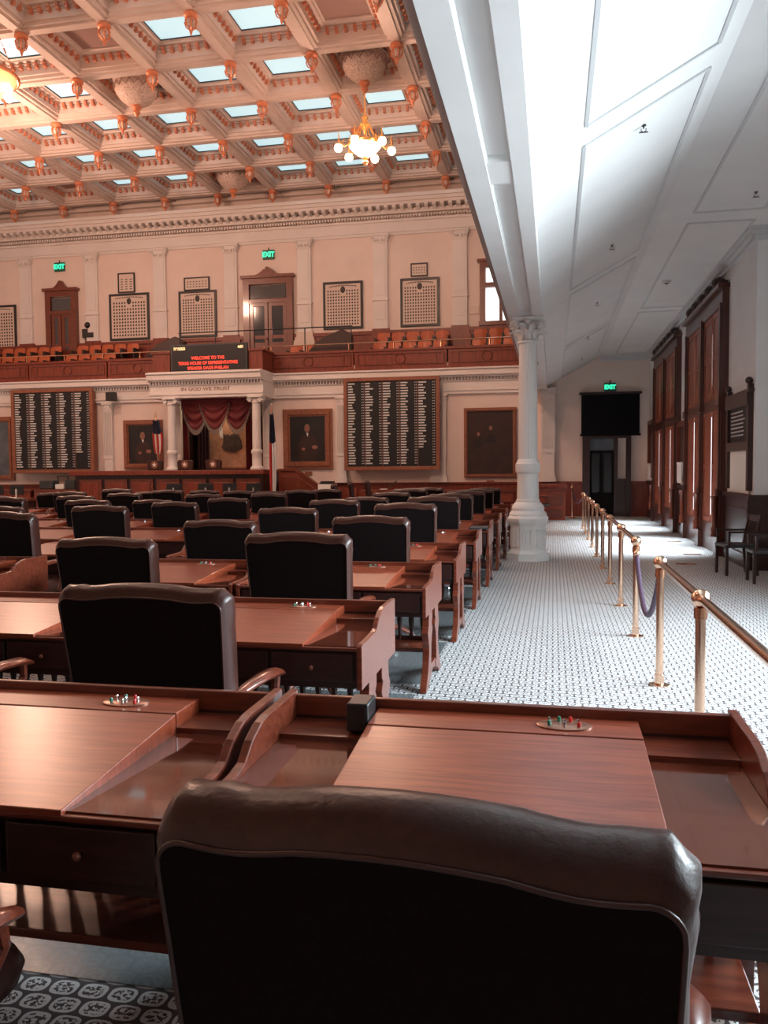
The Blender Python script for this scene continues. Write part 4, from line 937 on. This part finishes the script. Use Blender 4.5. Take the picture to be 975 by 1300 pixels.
# ================================================================== DESKS
W=1.46; DD=.90
def desk(nbut=True, name='legislative_desk'):
    t=empty(name); h=W/2
    # apron with drawer fronts, the wood darkened to carry their shade
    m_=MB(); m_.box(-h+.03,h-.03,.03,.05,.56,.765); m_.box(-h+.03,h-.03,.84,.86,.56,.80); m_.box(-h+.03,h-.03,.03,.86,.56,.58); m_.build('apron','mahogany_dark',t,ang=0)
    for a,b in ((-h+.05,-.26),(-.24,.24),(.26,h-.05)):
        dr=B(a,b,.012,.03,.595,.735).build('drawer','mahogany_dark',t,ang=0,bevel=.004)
        if nbut: MB().sphere(((a+b)/2,.0,.665),.013,8,6).build('knob','mahogany',dr)
    # tray floors under glass
    for s_ in(-1,1):
        a,b=(-h+.03,-.41) if s_<0 else (.43,h-.03)
        B(a,b,.02,.84,.765,.773).build('tray','tray_glass',t,ang=0)
        # ledge at the back of the tray
        B(a,b,.66,.84,.773,.79).build('tray_ledge','mahogany',t,ang=0)
    # sloping writing board
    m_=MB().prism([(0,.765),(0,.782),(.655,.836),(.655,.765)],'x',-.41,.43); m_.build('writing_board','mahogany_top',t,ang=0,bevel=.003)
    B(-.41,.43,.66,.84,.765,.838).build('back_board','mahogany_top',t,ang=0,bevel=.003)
    B(-h,h,.0,.02,.752,.768).build('front_edge','mahogany',t,ang=0,bevel=.004)
    B(-h+.0,h,.84,.865,.56,.868).build('back_rail','mahogany',t,ang=0,bevel=.005)
    # end panels with the ogee step
    prof=[(.0,.56),(.0,.775),(.02,.785),(.30,.79),(.36,.80),(.42,.845),(.50,.875),(.56,.882),(.865,.882),(.865,.56)]
    for s_ in(-1,1):
        x0,x1=(-h,-h+.028) if s_<0 else (h-.028,h)
        MB().prism(prof,'x',x0,x1).build('end_panel','mahogany',t,ang=0,bevel=.004)
    # end trestles: lyre shaped front and rear legs on an arched foot
    for s_ in(-1,1):
        x0,x1=(-h+.005,-h+.055) if s_<0 else (h-.055,h-.005)
        Lf=[(.18,.56),(.36,.56),(.36,.50),(.33,.47),(.37,.42),(.33,.37),(.30,.30),(.29,.20),(.29,.14),(.33,.12),(.30,.07),(.20,.045),(.14,.0),(.02,.0),(.06,.06),(.12,.12),(.17,.20),(.19,.30),(.17,.36),(.13,.42),(.17,.47),(.18,.52)]
        lg=MB().prism(Lf,'x',x0,x1).build('leg','mahogany',t,ang=0,bevel=.003)
        MB().prism([(.86-(y-.0)+.0,z) for y,z in Lf][::-1],'x',x0,x1).build('leg','mahogany',t,ang=0,bevel=.003)
        MB().prism([(.28,.11),(.32,.15),(.54,.15),(.58,.11),(.58,.07),(.43,.10),(.28,.07)],'x',x0+.005,x1-.005).build('foot_arch','mahogany',t,ang=0)
    B(-h+.05,h-.05,.30,.62,.24,.27).build('shelf','mahogany',t,ang=0,bevel=.004)
    B(-h+.05,h-.05,.6,.64,.20,.30).build('stretcher','mahogany_dark',t,ang=0)
    m_=MB()
    for k in range(14):
        x=-h+.12+k*(W-.24)/13; m_.lathe([(.012,.27),(.018,.30),(.012,.33),(.020,.40),(.022,.44),(.013,.48),(.018,.52),(.012,.565)],cx=x,cy=.61,n=6)
    m_.build('spindles','mahogany_dark',t,kind='stuff')
    if nbut:
        pl=MB().lathe([(.085,0),(.085,.004),(.080,.006)],cx=0,cy=0,cz=0,n=24,squash=.62); po=pl.build('voting_plate','plate_metal',t,loc=(.20,.745,.838))
        bs=[(-.045,.02),(-.045,-.018),(0,.0),(0,-.024),(.042,.006),(.045,-.022),(-.015,.03),(.02,.03)]
        for i,(x,y) in enumerate(bs):
            MB().lathe([(.0055,.004),(.0055,.018),(.004,.021)],cx=x,cy=y,n=8).build('button',['chrome','button_green','chrome','chrome','chrome','button_red','button_green','button_red'][i],po)
    return t
DN=desk(True); DF=desk(False)
# a light strip plate for distant desks
MB().lathe([(.085,0),(.085,.01)],cx=.2,cy=.745,cz=.838,n=12,squash=.62).build('voting_plate','chrome',DF)
RW={1:1.85,2:3.88,3:5.87,4:7.7,5:9.55,6:11.4,7:13.25,8:15.05,9:16.8,10:18.5}
rowname={1:'front row nearest the camera',**{r:'%s row from the camera'%ORD[r-1] for r in range(2,11)}}
colname={'a':'beside the carpeted aisle','b':'second from the carpeted aisle','c':'first past the inner gap','d':'second past the inner gap','e':'third past the inner gap','f':'fourth past the inner gap','g':'fifth past the inner gap'}
un,uf=[False],[False]
def place_desk(x,y,r,c):
    near=r<=4
    P_,u=(DN,un) if near else (DF,uf)
    o=P_ if not u[0] else copy_tree(P_); u[0]=True
    o.location=(x,y,.0065); tag(o,'mahogany desk with sloped writing board, %s, %s'%(rowname[r],colname[c]),'desk','desks of the chamber'); return o
dx={}
for r in RW:
    e=-.90+.012*(r-3)
    if r==1: cs_={'a':-.165,'b':-.165-1.49}
    else:
        cs_={'a':e-W/2,'b':e-W/2-1.49}
        cb=-5.22+.03*(r-4)
        if r>=3: cs_['c']=cb
        if r>=4: cs_['d']=cb-1.49
        if r>=5: cs_['e']=cb-2.98
        if r>=7: cs_['f']=cb-4.47
        if r>=8: cs_['g']=cb-5.96
    if r==1: cn={'a':'the one behind the big foreground chair','b':'cut by the left picture edge'}
    for c,x in cs_.items():
        o=place_desk(x,RW[r],r,c); dx[(r,c)]=x
        if r==1: o['label']='large foreground mahogany desk with glass tray, %s'%cn[c]
# box on the near desk
t=thing('small_speaker_box','small black box in the tray at the rim of the foreground desk','speaker',(-.165-.41-.040,RW[1]+.75,.812))
B(-.036,.036,-.06,.06,-.008,.085).build('body','black_plastic',t,bevel=.006); B(-.028,.028,-.064,-.06,.0,.075).build('grille','black_plastic',t,ang=0)
# chair mats
for r in range(1,9):
    for k,(x0,x1) in enumerate(((-2.3,-.98),(-3.78,-2.5))):
        if r==1: x0+=1.5; x1+=1.5
        y=RW[r]
        tag(B(x0,x1,y-1.53,y-.0,.001,.004).build('chair_mat','mat_plastic',bevel=.002),'grey translucent chair mat under desk of %s, %s'%(rowname[r],('next to the aisle','further from the aisle')[k]),'chair mat','chair mats')
# black folder on a desk
t=tag(MB().box(dx[(6,'a')]+.45,dx[(6,'a')]+.69,RW[6]+.12,RW[6]+.5,.792,.82).build('folder','dark_grey',bevel=.005),'dark folder lying on the right tray of a desk in the sixth row','folder')

# ================================================================== SWIVEL CHAIRS
def outline(w_,h,n=40,base=0):
    # from bottom-left up, over the camel top, to bottom-right ; returns list of (x,z)
    pts=[]
    hw=w_/2; rc=.036
    for i in range(9): pts.append((-hw*(.93+.07*i/8),base+(h-rc-.03-base)*i/8))
    for i in range(1,6): a=PI-i/6*PI/2; pts.append((-hw+rc+rc*math.cos(a),h-rc-.022+rc*math.sin(a)))
    m=22
    for i in range(m+1):
        u=i/m; x=(-hw+rc)+(w_-2*rc)*u; s_=2*u-1
        z=h-.022+.013*max(0,math.cos(s_*PI*.62))**1.3-.005*math.sin(max(0,abs(s_)-.45)/.55*PI)
        pts.append((x,z))
    for i in range(1,6): a=PI/2-i/6*PI/2; pts.append((hw-rc+rc*math.cos(a),h-rc-.022+rc*math.sin(a)))
    for i in range(9): pts.append((hw*(1-.07*i/8),h-rc-.03-(h-rc-.03-base)*i/8))
    return pts
def chair(det=True):
    t=empty('leather_swivel_chair')
    zb=.50; h=1.14; wf=.63
    O=outline(wf,h,base=zb); n=len(O); tilt=math.tan(math.radians(9))
    nr=[]
    for i in range(n):
        a=Vector(O[max(0,i-1)]); b=Vector(O[min(n-1,i+1)]); d=(b-a).normalized(); nr.append(Vector((-d.y,d.x)))
    def lean(p): return (p[0],p[1]-(p[2]-zb)*tilt,p[2])
    m_=MB(); NV=10; vs=[];fs=[]
    for j in range(NV+1):
        v=j/NV; bulge=math.sin(PI*v)**.6
        for i in range(n):
            x,z=O[i]; top=max(0,nr[i].y); off=bulge*(.016+.040*top**1.5); corner=(abs(abs(x)-wf/2)<.07 and z>h-.16)
            if det and corner: off+=.004*math.sin(i*2.6)*bulge
            vs.append(lean((x+nr[i].x*off,-.015+.145*v,z+nr[i].y*off)))
    for j in range(NV):
        for i in range(n-1): fs.append((j*n+i,j*n+i+1,(j+1)*n+i+1,(j+1)*n+i))
    fs.append(tuple(NV*n+i for i in range(n)))
    m_.add(vs,fs); m_.build('backrest','leather',t,ang=70)
    # rear panel
    MB().add([lean((x*.995,-.018,z)) for x,z in O],[tuple(range(n))]).add([lean((x*.99,-.006,z)) for x,z in O],[tuple(range(n-1,-1,-1))]).build('back_panel','leather_back',t,ang=0)
    MB().tube([lean((x,-.018,z)) for x,z in O],.004,6).build('piping','piping',t,ang=80)
    # seat cushion
    def cu(sx,sy,z0,z1,rr=.05):
        def P(u,v):
            pass
    prof=[(.0,0),(.27,.0),(.295,.03),(.30,.07),(.27,.10),(.0,.115)]
    sm=MB(); k=28; vs=[];fs=[]
    for i,(r,z) in enumerate([(.24,0),(.285,.02),(.295,.06),(.28,.095),(.22,.115),(.01,.12)]):
        for q in range(k):
            a=2*PI*q/k; c,s_=math.cos(a),math.sin(a); e=.35
            vs.append((r*math.copysign(abs(c)**e,c),.38+r*.95*math.copysign(abs(s_)**e,s_),.40+z))
    for i in range(5):
        for q in range(k): q2=(q+1)%k; fs.append((i*k+q,i*k+q2,(i+1)*k+q2,(i+1)*k+q))
    fs.append(tuple(range(k-1,-1,-1))); sm.add(vs,fs); sm.build('seat','leather',t,ang=60)
    # wooden arms
    for s_ in(-1,1):
        x=s_*.325
        pts=[(x*.98,.02,.68),(x*1.03,.12,.70),(x*1.06,.28,.705),(x*1.07,.42,.695),(x*1.06,.50,.67)]
        am=MB(); vs=[];fs=[]
        for i,p in enumerate(pts):
            wd=(.022,.028,.034,.040,.026)[i]; th=(.018,.02,.022,.022,.014)[i]
            for q in range(8):
                a=2*PI*q/8; vs.append((p[0]+wd*math.cos(a),p[1],p[2]+th*math.sin(a)))
        for i in range(4):
            for q in range(8): q2=(q+1)%8; fs.append((i*8+q,i*8+q2,(i+1)*8+q2,(i+1)*8+q))
        fs.append(tuple(range(8))); fs.append(tuple(range(39,31,-1))); am.add(vs,fs)
        ao=am.build('armrest','mahogany',t,ang=60)
        MB().tube([(x*1.06,.44,.68),(x*1.02,.47,.60),(x*.95,.42,.50),(x*.85,.38,.42)],[.02,.018,.02,.022],8).build('arm_support','mahogany',ao)
    # pedestal and five feet with casters
    MB().lathe([(.03,.12),(.03,.30),(.05,.36),(.12,.395),(.12,.41)],cy=.38,n=14).build('pedestal','black_plastic',t)
    for q in range(5):
        a=2*PI*q/5+.3; c,s_=math.cos(a),math.sin(a)
        f=MB().tube([(.02*c,.38+.02*s_,.17),(.15*c,.38+.15*s_,.15),(.28*c,.38+.28*s_,.085)],[.028,.022,.018],8).build('foot','mahogany',t)
        MB().tube([(.28*c-.016*s_,.38+.28*s_+.016*c,.028),(.28*c+.016*s_,.38+.28*s_-.016*c,.028)],.028,12).build('caster','chrome',f)
    return t
CH=chair(True); CH0=[False]
chairs=[('a',2,-1.72,1.15,0),('a',3,-1.66,1.22,0),('a',4,-1.57,1.225,0),('a',5,-1.59,1.26,0),('a',6,-1.54,1.27,0),('a',7,-1.54,1.25,0),('a',8,-1.50,1.24,0),('a',9,-1.48,1.22,0),('a',10,-1.44,1.21,0),
('b',2,-3.08,1.14,2),('b',3,-3.06,1.175,0),('b',4,-2.98,1.185,0),('b',5,-2.94,1.21,0),('b',6,-2.89,1.23,0),('b',7,-2.86,1.20,0),('b',8,-2.82,1.22,0),('b',9,-2.78,1.24,0),('b',10,-2.68,1.22,0),
('c',3,-5.2,1.22,0),('c',4,-5.22,1.25,0),('c',5,-5.28,1.23,3),('c',6,-5.21,1.20,0),('c',7,-5.17,1.19,0),('c',8,-5.11,1.21,0),('c',9,-5.05,1.22,0),('c',10,-4.97,1.19,0),
('d',5,-6.65,1.22,0),('d',6,-6.56,1.23,0),('d',7,-6.50,1.16,0),('d',8,-6.40,1.20,0),('d',9,-6.38,1.21,0),('d',10,-6.3,1.15,0),
('e',6,-7.91,1.27,0),('e',7,-7.91,1.23,0),('e',8,-8.01,1.22,0),('e',9,-7.98,1.23,0),('e',10,-7.9,1.18,0),
('f',7,-9.4,1.16,150),('f',8,-9.15,1.25,0),('f',9,-9.15,1.26,0),('f',10,-9.3,1.15,0),('g',8,-10.9,1.18,0),('g',9,-10.7,1.18,0)]
HT=1.14+.033   # top of the unscaled chair
def put_chair(x,y,z,rz,lab):
    o=CH if not CH0[0] else copy_tree(CH); CH0[0]=True
    s_=z/HT; o.location=(x,y,.006); o.rotation_euler=(0,0,math.radians(rz)); o.scale=(1.05,1,s_); tag(o,lab,'chair','leather swivel chairs at the desks'); return o
put_chair(-.175,1.07,1.214,-5,'large dark leather swivel chair filling the foreground, seen from behind')
put_chair(-1.60,1.16,1.12,-4,'dark leather chair at the lower left corner, mostly out of frame')
random.seed(3)
for c,r,x,z,rz in chairs:
    o=put_chair(x,RW[r]-.58,z,rz+random.uniform(-2,2),'dark leather swivel chair, %s, %s'%(rowname[r],colname[c]))
    if r<=3: o.scale[0]=1.19 if r==2 else 1.10
# three side-turned brown chairs near the right counter, one by the red desk
for i,(x,y,z) in enumerate(((-5.6,21.0,1.26),(-5.45,22.2,1.28),(-5.25,23.4,1.3))):
    o=put_chair(x,y,z,-72-4*i,'brown leather chair turned sideways before the right counter, %s of three'%ORD[i])
put_chair(-.78,25.4,1.3,-60,'brown chair with curved back beside the reddish desk past the column')
dg = bpy.context.evaluated_depsgraph_get()
for o in [x for x in bpy.data.objects if x.type == 'FONT']:
    me = bpy.data.meshes.new_from_object(o.evaluated_get(dg)); n = bpy.data.objects.new('lettering', me); COL.objects.link(n)
    n.parent = o.parent; n.location = o.location; n.rotation_euler = o.rotation_euler; n.scale = o.scale
    bpy.data.objects.remove(o)
